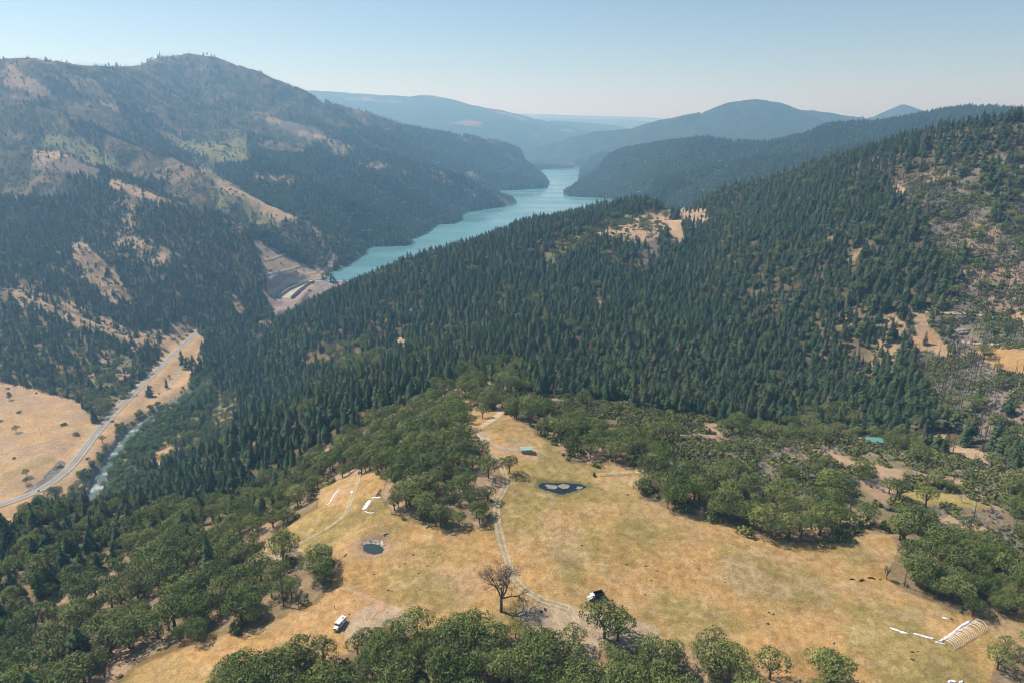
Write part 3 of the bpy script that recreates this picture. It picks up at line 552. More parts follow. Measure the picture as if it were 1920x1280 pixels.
# ------------------------------------------------------------------ materials
def mat(name, col, rough=.9, spec=.1, var=0, scale=1.0, metal=0, bump=0, col2=None, detail=4, coord='Object'):
    m_ = bpy.data.materials.new(name); m_.use_nodes = True; t = m_.node_tree; b = t.nodes['Principled BSDF']
    b.inputs['Roughness'].default_value = rough; b.inputs['Specular IOR Level'].default_value = spec; b.inputs['Metallic'].default_value = metal
    tc = t.nodes.new('ShaderNodeTexCoord'); nz = t.nodes.new('ShaderNodeTexNoise'); nz.inputs['Scale'].default_value = scale; nz.inputs['Detail'].default_value = detail
    t.links.new(tc.outputs[coord], nz.inputs[0])
    rp = t.nodes.new('ShaderNodeValToRGB'); c1 = [min(1, c * (1 - var)) for c in col]; c2 = col2 or [min(1, c * (1 + var)) for c in col]
    rp.color_ramp.elements[0].position = .35; rp.color_ramp.elements[1].position = .65
    rp.color_ramp.elements[0].color = (*c1, 1); rp.color_ramp.elements[1].color = (*c2, 1)
    t.links.new(nz.outputs[0], rp.inputs[0]); t.links.new(rp.outputs[0], b.inputs['Base Color'])
    if bump:
        bp = t.nodes.new('ShaderNodeBump'); bp.inputs['Distance'].default_value = bump; t.links.new(nz.outputs[0], bp.inputs['Height']); t.links.new(bp.outputs[0], b.inputs['Normal'])
    return m_
def leafmat(name, cols, hue=.02):
    """foliage: each plant gets its own tint, leaves vary within the crown"""
    m_ = bpy.data.materials.new(name); m_.use_nodes = True; t = m_.node_tree; t.nodes.clear()
    out = t.nodes.new('ShaderNodeOutputMaterial'); df = t.nodes.new('ShaderNodeBsdfDiffuse'); oi = t.nodes.new('ShaderNodeObjectInfo')
    rp = t.nodes.new('ShaderNodeValToRGB'); e = rp.color_ramp.elements
    for i, c in enumerate(cols):
        p = i / (len(cols) - 1); el = e[0] if i == 0 else e[len(e) - 1] if i == len(cols) - 1 else e.new(p)
        el.position = p; el.color = (*c, 1)
    t.links.new(oi.outputs['Random'], rp.inputs[0])
    tc = t.nodes.new('ShaderNodeTexCoord'); nz = t.nodes.new('ShaderNodeTexNoise'); nz.inputs['Scale'].default_value = .9; nz.inputs['Detail'].default_value = 2
    t.links.new(tc.outputs['Object'], nz.inputs[0])
    mr = t.nodes.new('ShaderNodeMapRange'); mr.inputs[1].default_value = .3; mr.inputs[2].default_value = .7; mr.inputs[3].default_value = .65; mr.inputs[4].default_value = 1.4
    t.links.new(nz.outputs[0], mr.inputs[0])
    mx = t.nodes.new('ShaderNodeMix'); mx.data_type = 'RGBA'; mx.blend_type = 'MULTIPLY'; mx.inputs[0].default_value = 1
    cb = t.nodes.new('ShaderNodeCombineColor'); 
    for i in range(3): t.links.new(mr.outputs[0], cb.inputs[i])
    t.links.new(rp.outputs[0], mx.inputs[6]); t.links.new(cb.outputs[0], mx.inputs[7]); t.links.new(mx.outputs[2], df.inputs[0])
    t.links.new(df.outputs[0], out.inputs[0]); return m_
M_CON = leafmat('conifer_needles', [(.036, .066, .032), (.052, .086, .040), (.070, .105, .044), (.044, .074, .040), (.090, .125, .052), (.056, .086, .038), (.075, .095, .045), (.045, .07, .045), (.14, .12, .07)])
M_OAK = leafmat('oak_leaves', [(.105, .138, .046), (.17, .205, .062), (.09, .12, .048), (.20, .235, .070), (.125, .150, .060), (.21, .215, .085), (.155, .195, .058), (.10, .138, .042), (.26, .27, .09)])
M_RIV = leafmat('willow_leaves', [(.14, .21, .06), (.18, .25, .075), (.11, .17, .06), (.15, .21, .08)])
M_SHR = leafmat('brush_leaves', [(.15, .17, .05), (.20, .21, .065), (.12, .15, .05), (.21, .20, .085), (.14, .15, .08), (.10, .13, .05)])
M_BARK = mat('bark', (.11, .085, .065), var=.35, scale=3)
M_DEAD = mat('dead_wood', (.17, .15, .14), var=.4, scale=.7)
M_DWHITE = leafmat('weathered_twigs', [(.40, .375, .35), (.28, .26, .25), (.52, .49, .46), (.22, .19, .17)])
M_SNAG = leafmat('fire_killed_wood', [(.10, .085, .08), (.17, .15, .14), (.06, .05, .05), (.13, .10, .085)])
# ground material: painted land colour with fine grain on top
gm = bpy.data.materials.new('land'); gm.use_nodes = True; t = gm.node_tree; b = t.nodes['Principled BSDF']
b.inputs['Roughness'].default_value = 1; b.inputs['Specular IOR Level'].default_value = 0
at = t.nodes.new('ShaderNodeAttribute'); at.attribute_name = 'land'
tc = t.nodes.new('ShaderNodeTexCoord'); acc = None
for sc_, amt in ((1.3, .26), (.3, .18), (.05, .12)):
    nz = t.nodes.new('ShaderNodeTexNoise'); nz.inputs['Scale'].default_value = sc_; nz.inputs['Detail'].default_value = 5; t.links.new(tc.outputs['Object'], nz.inputs[0])
    mr = t.nodes.new('ShaderNodeMapRange'); mr.inputs[1].default_value = .3; mr.inputs[2].default_value = .7; mr.inputs[3].default_value = 1 - amt; mr.inputs[4].default_value = 1 + amt; t.links.new(nz.outputs[0], mr.inputs[0])
    if acc is None: acc = mr.outputs[0]; bn = nz
    else:
        mm = t.nodes.new('ShaderNodeMath'); mm.operation = 'MULTIPLY'; t.links.new(acc, mm.inputs[0]); t.links.new(mr.outputs[0], mm.inputs[1]); acc = mm.outputs[0]
vm = t.nodes.new('ShaderNodeVectorMath'); vm.operation = 'SCALE'; t.links.new(at.outputs['Color'], vm.inputs[0]); t.links.new(acc, vm.inputs['Scale']); t.links.new(vm.outputs[0], b.inputs['Base Color'])
bp = t.nodes.new('ShaderNodeBump'); bp.inputs['Distance'].default_value = .35; bp.inputs['Strength'].default_value = .6; t.links.new(bn.outputs[0], bp.inputs['Height']); t.links.new(bp.outputs[0], b.inputs['Normal'])
def setcol(me, col, name='land'):
    a = me.color_attributes.new(name, 'FLOAT_COLOR', 'POINT'); c4 = np.ones((col.reshape(-1, 3).shape[0], 4), np.float32); c4[:, :3] = np.clip(col.reshape(-1, 3), .005, .9)
    a.data.foreach_set('color', c4.ravel())
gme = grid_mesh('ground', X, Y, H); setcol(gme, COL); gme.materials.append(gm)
ground = tag(lnk('ground', gme), kind='structure')
def water(name, deep, rough, poly=None, z=None, me=None, ripple=.15, scale=.4):
    m_ = bpy.data.materials.new(name + '_surface'); m_.use_nodes = True; t = m_.node_tree; b = t.nodes['Principled BSDF']
    b.inputs['Base Color'].default_value = (*deep, 1); b.inputs['Roughness'].default_value = rough; b.inputs['IOR'].default_value = 1.33
    tc = t.nodes.new('ShaderNodeTexCoord'); nz = t.nodes.new('ShaderNodeTexNoise'); nz.inputs['Scale'].default_value = scale; nz.inputs['Detail'].default_value = 4; t.links.new(tc.outputs['Object'], nz.inputs[0])
    bp = t.nodes.new('ShaderNodeBump'); bp.inputs['Distance'].default_value = ripple; t.links.new(nz.outputs[0], bp.inputs['Height']); t.links.new(bp.outputs[0], b.inputs['Normal'])
    if me is None:
        me = bpy.data.meshes.new(name); me.from_pydata([(float(a), float(c), z) for a, c in poly], [], [list(range(len(poly)))])
    me.materials.append(m_); return tag(lnk(name, me), kind='structure')
cen = LK.mean(0)
big_lk = []
for i in range(len(LK)):   # a little wider than the shore so that the land cuts it
    a = LK[i - 1]; c_ = LK[(i + 1) % len(LK)]; tn = (c_ - a) / np.hypot(*(c_ - a)); nrm = np.array([tn[1], -tn[0]])
    q = LK[i] + nrm * 22
    if inpoly(np.array([q[0]]), np.array([q[1]]), LK)[0]: q = LK[i] - nrm * 22
    dy = DAM_A[1] + (q[0] - DAM_A[0]) * (DAM_B[1] - DAM_A[1]) / (DAM_B[0] - DAM_A[0]); q[1] = max(q[1], dy + 1); big_lk.append(q)
lk_ = water('lake', (.10, .24, .265), .22, big_lk, LAKE_Z, ripple=.25, scale=.15); t = lk_.data.materials[0].node_tree; b = t.nodes['Principled BSDF']
mp_ = t.nodes.new('ShaderNodeMapping'); mp_.inputs['Scale'].default_value = (.0016, .007, 1); mp_.inputs['Rotation'].default_value = (0, 0, R(20)); nz = t.nodes.new('ShaderNodeTexNoise'); nz.inputs['Detail'].default_value = 6; nz.inputs['Scale'].default_value = 1
t.links.new(t.nodes['Texture Coordinate'].outputs['Object'], mp_.inputs[0]); t.links.new(mp_.outputs[0], nz.inputs[0]); mr = t.nodes.new('ShaderNodeMapRange'); mr.inputs[1].default_value = .42; mr.inputs[2].default_value = .6; mr.inputs[3].default_value = .10; mr.inputs[4].default_value = .34
t.links.new(nz.outputs[0], mr.inputs[0]); t.links.new(mr.outputs[0], b.inputs['Roughness'])
water('farm_pond_water', (.012, .020, .028), .12, [p + (p - PD.mean(0)) * .12 for p in PD], PDZ)
water('round_pond_water', (.035, .052, .05), .08, [p + (p - SP.mean(0)) * .1 for p in SP], SPZ)
def ribbon(name, path, half, z=None, lift=.1, mat_=None, cols=None, nx=9, rut=None, kind='structure', wob=0):
    """a band laid along a world path, following the land unless z is given"""
    pts = path[:, :2]; tn = np.gradient(pts, axis=0); tn /= np.hypot(tn[:, 0], tn[:, 1])[:, None] + 1e-9; nr = np.stack([-tn[:, 1], tn[:, 0]], 1)
    s = np.linspace(-1, 1, nx); hw = half if hasattr(half, '__len__') else np.full(len(pts), half)
    hw = hw * (1 + wob * (vnoise(np.arange(len(pts)) * .31, np.zeros(len(pts)), 5) - .5))
    XX = pts[:, :1] + nr[:, :1] * hw[:, None] * s; YY = pts[:, 1:2] + nr[:, 1:2] * hw[:, None] * s
    ZZ = (np.broadcast_to(np.asarray(z).reshape(-1, 1), XX.shape) if z is not None else zat(XX, YY)) + lift
    me = grid_mesh(name, XX, YY, ZZ)
    if cols is not None: setcol(me, cols(XX, YY, np.broadcast_to(s, XX.shape)))
    if mat_: me.materials.append(mat_)
    return tag(lnk(name, me), kind=kind)
def dense(path, step):
    seg = np.hypot(*np.diff(path[:, :2], axis=0).T); L = np.concatenate([[0], np.cumsum(seg)]); q = np.arange(0, L[-1], step)
    return np.stack([np.interp(q, L, path[:, k]) for k in range(path.shape[1])], 1)
RVd = dense(RV, 3)
def rivcol(x, y, s):
    w_ = fbm(x * 1.0, y * 1.0, 7, 3, 300); zc = RVd[:, 3][:, None] * np.ones_like(x)
    rap = sstep(.38, .8, w_ + .4 * (sstep(14, 5, np.abs(zc + 377.5) * 10) + sstep(10, 4, np.abs(zc + 379.4) * 10) + sstep(10, 4, np.abs(zc + 380.4) * 10)) - .1)
    return mix(np.ones(x.shape + (3,)) * np.array([.10, .14, .115]), np.array([.42, .42, .40]), rap)
rm = water('river', (.1, .17, .15), .15, me=bpy.data.meshes.new('tmp')); rmat = rm.data.materials[0]; bpy.data.objects.remove(rm)
a_ = rmat.node_tree.nodes.new('ShaderNodeAttribute'); a_.attribute_name = 'land'; rmat.node_tree.links.new(a_.outputs['Color'], rmat.node_tree.nodes['Principled BSDF'].inputs['Base Color'])
ribbon('river', RVd, RVd[:, 2] + 3, z=RVd[:, 3], lift=0, mat_=rmat, cols=rivcol, nx=25)
RDd = dense(RD, 4)
def roadcol(x, y, s):
    c = np.ones(x.shape + (3,)) * np.array([.26, .25, .235]); c = c * (1 + .08 * fbm(x, y, 9, 3, 310))[..., None]
    sh_ = np.abs(s) > .72; c[sh_] = np.array([.36, .30, .24])
    return c
ribbon('road', RDd, 5.6, z=RDd[:, 2], lift=.12, mat_=gm, cols=roadcol, nx=21)
M_PAINT = mat('road_paint', (.75, .74, .68), rough=.6, var=.1)
M_YEL = mat('yellow_road_paint', (.55, .40, .10), rough=.6, var=.1)
for off, mm_, nm in ((0, M_YEL, 'road_centre_line'), (3.7, M_PAINT, 'road_edge_line'), (-3.7, M_PAINT, 'road_edge_line')):
    p2 = RDd.copy(); tn = np.gradient(p2[:, :2], axis=0); tn /= np.hypot(tn[:, 0], tn[:, 1])[:, None]; p2[:, 0] -= tn[:, 1] * off; p2[:, 1] += tn[:, 0] * off
    ribbon(nm, p2, .12, z=p2[:, 2], lift=.14, mat_=mm_, nx=2)
def tr(px, half, soil=(.43, .335, .225), ruts=True, name='dirt_track', lift=.10, wob=.25):
    path = dense(track(px), 1.2 if P_hit(*px[0])[1] < 700 else 4)
    def cf(x, y, s):
        g = np.array([.29, .24, .13]) if ruts else np.array(soil) * .92
        c = np.ones(x.shape + (3,)) * g
        q = np.exp(-((np.abs(s) - .55) / .27) ** 2) if ruts else sstep(1.05, .6, np.abs(s))
        q = np.clip(q + .25 * fbm(x, y, 3, 2, 320), 0, 1); return mix(c, np.array(soil), q)
    return ribbon(name, path, half, lift=lift, mat_=gm, cols=cf, nx=13, wob=wob)
tr([(1092, 1150), (1060, 1137), (1020, 1125), (990, 1108), (965, 1085), (955, 1060), (945, 1030), (937, 1000), (931, 965), (933, 940), (943, 920), (948, 905), (945, 885), (935, 865), (915, 845), (900, 825), (888, 808), (878, 798)], 2.0)
tr([(1200, 1175), (1140, 1165), (1092, 1150), (1060, 1137)], 2.2, ruts=False)
tr([(1085, 1150), (1075, 1175), (1062, 1195), (1050, 1220)], 2.6, ruts=False)
tr([(445, 1048), (480, 1046), (530, 1037), (560, 1020), (590, 1003), (620, 985), (645, 965), (655, 945), (663, 922), (670, 905), (673, 888)], 1.3)
tr([(985, 845), (955, 842), (935, 838), (915, 825), (895, 808)], 1.6, ruts=False, soil=(.37, .30, .22))
tr([(905, 800), (925, 785), (938, 772), (932, 762), (925, 748), (918, 735), (917, 722)], 2.6, ruts=False)
tr([(640, 1100), (690, 1120), (720, 1135), (700, 1150), (690, 1165)], 1.2, soil=(.40, .27, .16), ruts=False)
tr([(215, 800), (180, 806), (155, 803), (130, 812), (80, 830), (0, 850)], 2.2, ruts=False, soil=(.38, .29, .2), lift=.18, wob=.1)
tr([(302, 688), (325, 690), (338, 700), (325, 712), (312, 728), (305, 738)], 2.6, ruts=False, soil=(.36, .31, .26), lift=.18, wob=.1)
tr([(503, 548), (540, 530), (575, 516), (600, 502), (612, 488), (628, 468), (640, 458)], 3.6, ruts=False, soil=(.42, .34, .26), lift=1.0, wob=.1)
tr([(478, 494), (500, 488), (520, 482), (541, 477)], 2.4, ruts=False, soil=(.42, .35, .28), lift=1.0, wob=.1)
tr([(490, 517), (520, 510), (550, 503), (574, 496)], 2.4, ruts=False, soil=(.42, .35, .28), lift=1.0, wob=.1)
tr([(1690, 582), (1760, 588), (1840, 592), (1940, 600)], 1.6, ruts=False, lift=.5)
tr([(1800, 640), (1850, 645), (1950, 658)], 1.6, ruts=False, lift=.5)
# ------------------------------------------------------------------ plants: one mesh per part and variant
def conifer(seed, thin=1.0):
    r = random.Random(seed); c = MB(); t = MB()
    hgt = 18.0 * r.uniform(.85, 1.12); rad = r.uniform(4.3, 5.4) * thin; nw = 16; z0 = .10 if seed % 4 else .34; pw = .78 if seed % 4 else .55
    t.tube([(0, 0, -1.5), (0, 0, hgt * .5), (0, 0, hgt * .97)], [.38, .24, .05], 5)
    for k in range(nw):
        f = (k + .5) / nw; z = hgt * (z0 + (.98 - z0) * f ** .92); rr = rad * (1 - f) ** pw * r.uniform(.65, 1.2) + .25
        if k < 2: rr *= .8
        nb = 8 if f < .7 else 6; a0 = r.random() * 6.28
        for j in range(nb):
            if r.random() < (.08 if seed % 4 else .25): continue
            a = a0 + 6.283 * j / nb + r.uniform(-.3, .3); L = rr * r.uniform(.7, 1.2); dz = -L * r.uniform(.18, .45); ca, sa = math.cos(a), math.sin(a); wd = L * .30 + .12
            zb = z + r.uniform(-.4, .4)
            B = (ca * .08, sa * .08, zb + .25); T_ = (ca * L, sa * L, zb + dz); mx, my, mz = ca * L * .6, sa * L * .6, zb + dz * .35
            c.add([B, (mx - sa * wd, my + ca * wd, mz - .32), T_, (mx + sa * wd, my - ca * wd, mz - .32), (mx, my, mz + .22)], [(0, 1, 4), (1, 2, 4), (2, 3, 4), (3, 0, 4)])
    c.add([(0.22, 0, hgt * .93), (-.11, .2, hgt * .93), (-.11, -.2, hgt * .93), (0, 0, hgt * 1.01)], [(0, 1, 3), (1, 2, 3), (2, 0, 3)])
    return c, t
def leafy(seed, R_, zc, rz, nl, leaf, nleaf, trunk_h, lean=.0, flat=.75, lr=(1.5, 2.4), tr_r=.32, bottom=-.75):
    r = random.Random(seed); c = MB(); t = MB(); lobes = []
    for k in range(nl):
        a = 6.283 * (k / nl * 2.4) + r.uniform(-.5, .5); q = math.sqrt((k + .4) / nl) * R_ * r.uniform(.65, 1.0)
        h = zc + rz * (1 - (q / R_) ** 2) * r.uniform(.2, 1.0) - rz * .5 * (q / R_) * r.uniform(0, 1)
        lobes.append((Vector((q * math.cos(a), q * math.sin(a), h)), r.uniform(*lr)))
    for ctr, rr in lobes:
        n_ = int(nleaf * (rr / lr[1]) ** 2)
        for _ in range(n_):
            d = Vector((r.gauss(0, 1), r.gauss(0, 1), r.gauss(.25, 1))).normalized()
            if d.z < bottom: continue
            p = ctr + Vector((d.x * rr, d.y * rr, d.z * rr * flat)) * r.uniform(.72, 1.12)
            if any((p - c2).length < r2 * .62 for c2, r2 in lobes if c2 is not ctr): continue
            nrm = (d * 1.0 + Vector((r.gauss(0, .55), r.gauss(0, .55), r.gauss(.15, .5)))).normalized()
            u_ = nrm.orthogonal().normalized(); u_ = Matrix.Rotation(r.random() * 6.28, 3, nrm) @ u_; v_ = nrm.cross(u_); s_ = leaf * r.uniform(.55, 1.25)
            c.add([p + u_ * s_, p + v_ * s_ * .8 + nrm * s_ * .25, p - u_ * s_ * .9, p - v_ * s_ * .7], [(0, 1, 2, 3)])
    base = Vector((0, 0, trunk_h)); t.tube([(0, 0, -1.2), (lean * .5, 0, trunk_h * .5), base], [tr_r * 1.35, tr_r, tr_r * .85], 6)
    for ctr, rr in lobes[::2]:
        mid = base.lerp(ctr, .5) + Vector((r.uniform(-.4, .4), r.uniform(-.4, .4), -.3)); t.tube([base - Vector((0, 0, .3)), mid, ctr], [tr_r * .6, tr_r * .38, tr_r * .12], 4)
    return c, t
def snag(seed):
    r = random.Random(seed); t = MB(); b = MB(); h = 17.0; lx, ly = r.uniform(-.6, .6), r.uniform(-.6, .6)
    t.tube([(0, 0, -1.5), (lx * .4, ly * .4, h * .5), (lx, ly, h)], [.36, .24, .05], 5)
    for k in range(34):
        f = r.uniform(.2, .97); a = r.random() * 6.28; L = (1 - f) * 2.6 * r.uniform(.4, 1.2) + .35; z = h * f; p = Vector((lx * f, ly * f, z)); q = p + Vector((math.cos(a) * L, math.sin(a) * L, -L * r.uniform(-.1, .5)))
        w_ = Vector((0, 0, .09)); s_ = Vector((-math.sin(a), math.cos(a), 0)) * .09; b.add([p + w_, p - w_, q], [(0, 1, 2)]); b.add([p + s_, p - s_, q], [(0, 1, 2)])
    return b, t
def shrub(seed):
    r = random.Random(seed); c = MB()
    for k in range(r.randint(3, 5)):
        cx, cy, R0 = r.uniform(-.9, .9), r.uniform(-.9, .9), r.uniform(.7, 1.25)
        for _ in range(34):
            d = Vector((r.gauss(0, 1), r.gauss(0, 1), abs(r.gauss(.2, 1)))).normalized(); p = Vector((cx, cy, .25)) + Vector((d.x, d.y, d.z * 1.15)) * R0 * r.uniform(.75, 1.1)
            nrm = (d + Vector((r.gauss(0, .5), r.gauss(0, .5), r.gauss(0, .5)))).normalized(); u_ = nrm.orthogonal().normalized(); v_ = nrm.cross(u_); s_ = r.uniform(.16, .36)
            c.add([p + u_ * s_, p + v_ * s_, p - u_ * s_, p - v_ * s_], [(0, 1, 2, 3)])
    return c
def twigs(seed, n_=42, R_=2.2, H_=3.0):
    r = random.Random(seed); c = MB()
    for k in range(n_):
        a = r.random() * 6.28; L = r.uniform(.5, 1); e = Vector((math.cos(a) * R_ * L, math.sin(a) * R_ * L, H_ * r.uniform(.35, 1.0)))
        m_ = e * .5 + Vector((r.uniform(-.3, .3), r.uniform(-.3, .3), .3)); s_ = Vector((-math.sin(a), math.cos(a), 0)) * .05; b0 = Vector((math.cos(a) * .1, math.sin(a) * .1, -.3))
        c.add([b0 - s_ * 1.6, b0 + s_ * 1.6, m_ + s_, m_ - s_], [(0, 1, 2, 3)]); c.add([m_ - s_, m_ + s_, e], [(0, 1, 2)])
        for q in range(2):
            e2 = m_ + Vector((r.gauss(0, .6), r.gauss(0, .6), r.uniform(.2, .9))); c.add([m_ - s_, m_ + s_, e2], [(0, 1, 2)])
    return c
VAR = {}
VAR['conifer_tree'] = [[('crown', a.mesh('crown', M_CON)), ('trunk', b.mesh('trunk', M_BARK))] for a, b in [conifer(i, th) for i, th in enumerate((1, 1.2, .85, 1.1, .95, .7, 1.3, 1.0))]]
VAR['oak_tree'] = [[('crown', a.mesh('crown', M_OAK)), ('trunk', b.mesh('trunk', M_BARK))] for a, b in
                   [leafy(20 + i, R_, 5.6, 2.6, nl, .25, 270, 2.6) for i, (R_, nl) in enumerate(((3.9, 13), (4.4, 15), (3.4, 11), (4.0, 12), (4.8, 16)))]]
VAR['riverside_tree'] = [[('crown', a.mesh('crown', M_RIV)), ('trunk', b.mesh('trunk', M_BARK))] for a, b in [leafy(40 + i, R_, 4.8, 3.0, nl, .27, 230, 1.6, lr=(1.5, 2.2), flat=1.05, bottom=-1) for i, (R_, nl) in enumerate(((3.0, 9), (3.6, 11), (2.6, 8)))]]
VAR['dead_conifer'] = [[('branches', a.mesh('branches', M_SNAG)), ('trunk', b.mesh('trunk', M_SNAG))] for a, b in [snag(60 + i) for i in range(4)]]
VAR['shrub'] = [[(None, shrub(70 + i).mesh('shrub', M_SHR))] for i in range(4)]
VAR['dead_shrub'] = [[(None, twigs(80 + i).mesh('dead_shrub', M_DWHITE))] for i in range(4)]
# ------------------------------------------------------------------ where plants stand
cellA = np.zeros(shape); dth = np.gradient(TH); dl = np.gradient(DL); cellA[:] = (DD ** 2) * dth[:, None] * dl[None, :]
tanE = H / DD
def vis_mask(extra_h):
    """is the top of a plant at each point above everything nearer along its sight line"""
    run = np.maximum.accumulate(np.where(DD > 160, tanE, -9), axis=1)
    return (H + extra_h) / DD >= run - .004
def project(x, y, z):
    f_ = y * cp - z * sp; return CX + F * x / f_, CY - F * (y * sp + z * cp) / f_, f_
def sample(kind, height, smin, smax, far_scale=0, dmax=1e9):
    de = den[{'conifer_tree': 'con', 'oak_tree': 'oak', 'riverside_tree': 'riv', 'dead_conifer': 'snag', 'shrub': 'shr', 'dead_shrub': 'dsh'}[kind]].astype(float).copy()
    fs = 1 + far_scale * sstep(1800, 4500, DD); de = de / fs ** 2
    u, v, zc = project(X, Y, H)
    ok = (zc > 50) & (u > -140) & (u < 2060) & (v > -50) & (v < 1480) & vis_mask(height * 1.1) & (DD < min(dmax, 5600))
    lam = np.where(ok, de * cellA, 0); cnt = rng.poisson(np.minimum(lam, 30))
    ii, jj = np.nonzero(cnt); rep_ = cnt[ii, jj]; ii = np.repeat(ii, rep_); jj = np.repeat(jj, rep_)
    a = TH[ii] + (rng.random(len(ii)) - .5) * dth[ii]; l = DL[jj] + (rng.random(len(ii)) - .5) * dl[jj]; D = np.exp(l)
    x = D * np.sin(a); y = D * np.cos(a)
    sc_ = (smin + (smax - smin) * rng.random(len(x)) ** 1.2) * (1 + .18 * fbm(x, y, 60, 2, 400)) * (1 + far_scale * sstep(1800, 4500, D))
    return x, y, zat(x, y), sc_, rng.random(len(x)) * 6.283
def scatter(name, kind, x, y, z, sc_, rot):
    """uncountable remainder: one object whose points carry the plants"""
    n_ = len(x); me = bpy.data.meshes.new(name); me.vertices.add(n_); me.vertices.foreach_set('co', np.stack([x, y, z], 1).astype(np.float32).ravel())
    nv = len(VAR[kind])
    for an, ty, arr in (('siz', 'FLOAT', sc_), ('rot', 'FLOAT', rot), ('which', 'INT', rng.integers(0, nv, n_))):
        at_ = me.attributes.new(an, ty, 'POINT'); at_.data.foreach_set('value', np.asarray(arr, np.float32 if ty == 'FLOAT' else np.int32))
    o = lnk(name, me); ng = bpy.data.node_groups.new(name, 'GeometryNodeTree')
    ng.interface.new_socket('Geometry', in_out='INPUT', socket_type='NodeSocketGeometry'); ng.interface.new_socket('Geometry', in_out='OUTPUT', socket_type='NodeSocketGeometry')
    N_ = ng.nodes; L_ = ng.links; gi = N_.new('NodeGroupInput'); go = N_.new('NodeGroupOutput'); io = N_.new('GeometryNodeInstanceOnPoints')
    jn = N_.new('GeometryNodeJoinGeometry')
    for parts in PROTO[kind]:
        j2 = N_.new('GeometryNodeJoinGeometry')
        for ob in parts:
            oi = N_.new('GeometryNodeObjectInfo'); oi.transform_space = 'ORIGINAL'; oi.inputs['Object'].default_value = ob; L_.new(oi.outputs['Geometry'], j2.inputs[0])
        gt = N_.new('GeometryNodeGeometryToInstance'); L_.new(j2.outputs[0], gt.inputs[0]); L_.new(gt.outputs[0], jn.inputs[0])
    def attr(nm, ty): q = N_.new('GeometryNodeInputNamedAttribute'); q.data_type = ty; q.inputs['Name'].default_value = nm; return q.outputs[0]
    cx_ = N_.new('ShaderNodeCombineXYZ'); L_.new(attr('rot', 'FLOAT'), cx_.inputs[2])
    e2r = N_.new('FunctionNodeEulerToRotation'); L_.new(cx_.outputs[0], e2r.inputs[0])
    L_.new(gi.outputs[0], io.inputs['Points']); L_.new(jn.outputs[0], io.inputs['Instance']); io.inputs['Pick Instance'].default_value = True
    L_.new(attr('which', 'INT'), io.inputs['Instance Index']); L_.new(e2r.outputs[0], io.inputs['Rotation']); L_.new(attr('siz', 'FLOAT'), io.inputs['Scale']); L_.new(io.outputs[0], go.inputs[0])
    md = o.modifiers.new('plants', 'NODES'); md.node_group = ng
    return tag(o, kind='stuff')
PROTO = {}
def place(kind, k, x, y, z, sc_, rot, label, cat, group):
    parts = VAR[kind][k]; sz = (sc_, sc_, sc_ * random.uniform(.92, 1.1)) if not hasattr(sc_, '__len__') else sc_
    if parts[0][0] is None:
        o = bpy.data.objects.new(kind, parts[0][1]); C.objects.link(o); obs = [o]
    else:
        o = bpy.data.objects.new(kind, None); C.objects.link(o); obs = []
        for pn, me in parts:
            c_ = bpy.data.objects.new(pn, me); C.objects.link(c_); c_.parent = o; obs.append(c_)
    o.location = (x, y, z); o.rotation_euler = (0, 0, rot); o.scale = sz; tag(o, label, cat, group)
    if not isinstance(PROTO.get(kind), list): PROTO.setdefault(kind, {}).setdefault(k, obs)
    return o
def zone(u, v, zones):
    for poly, lab, grp in zones:
        if inpoly(np.array([u]), np.array([v]), poly)[0]: return lab, grp
    return zones[-1][1:]
ALL = [(-9999, -9999), (9999, -9999), (9999, 9999), (-9999, 9999)]
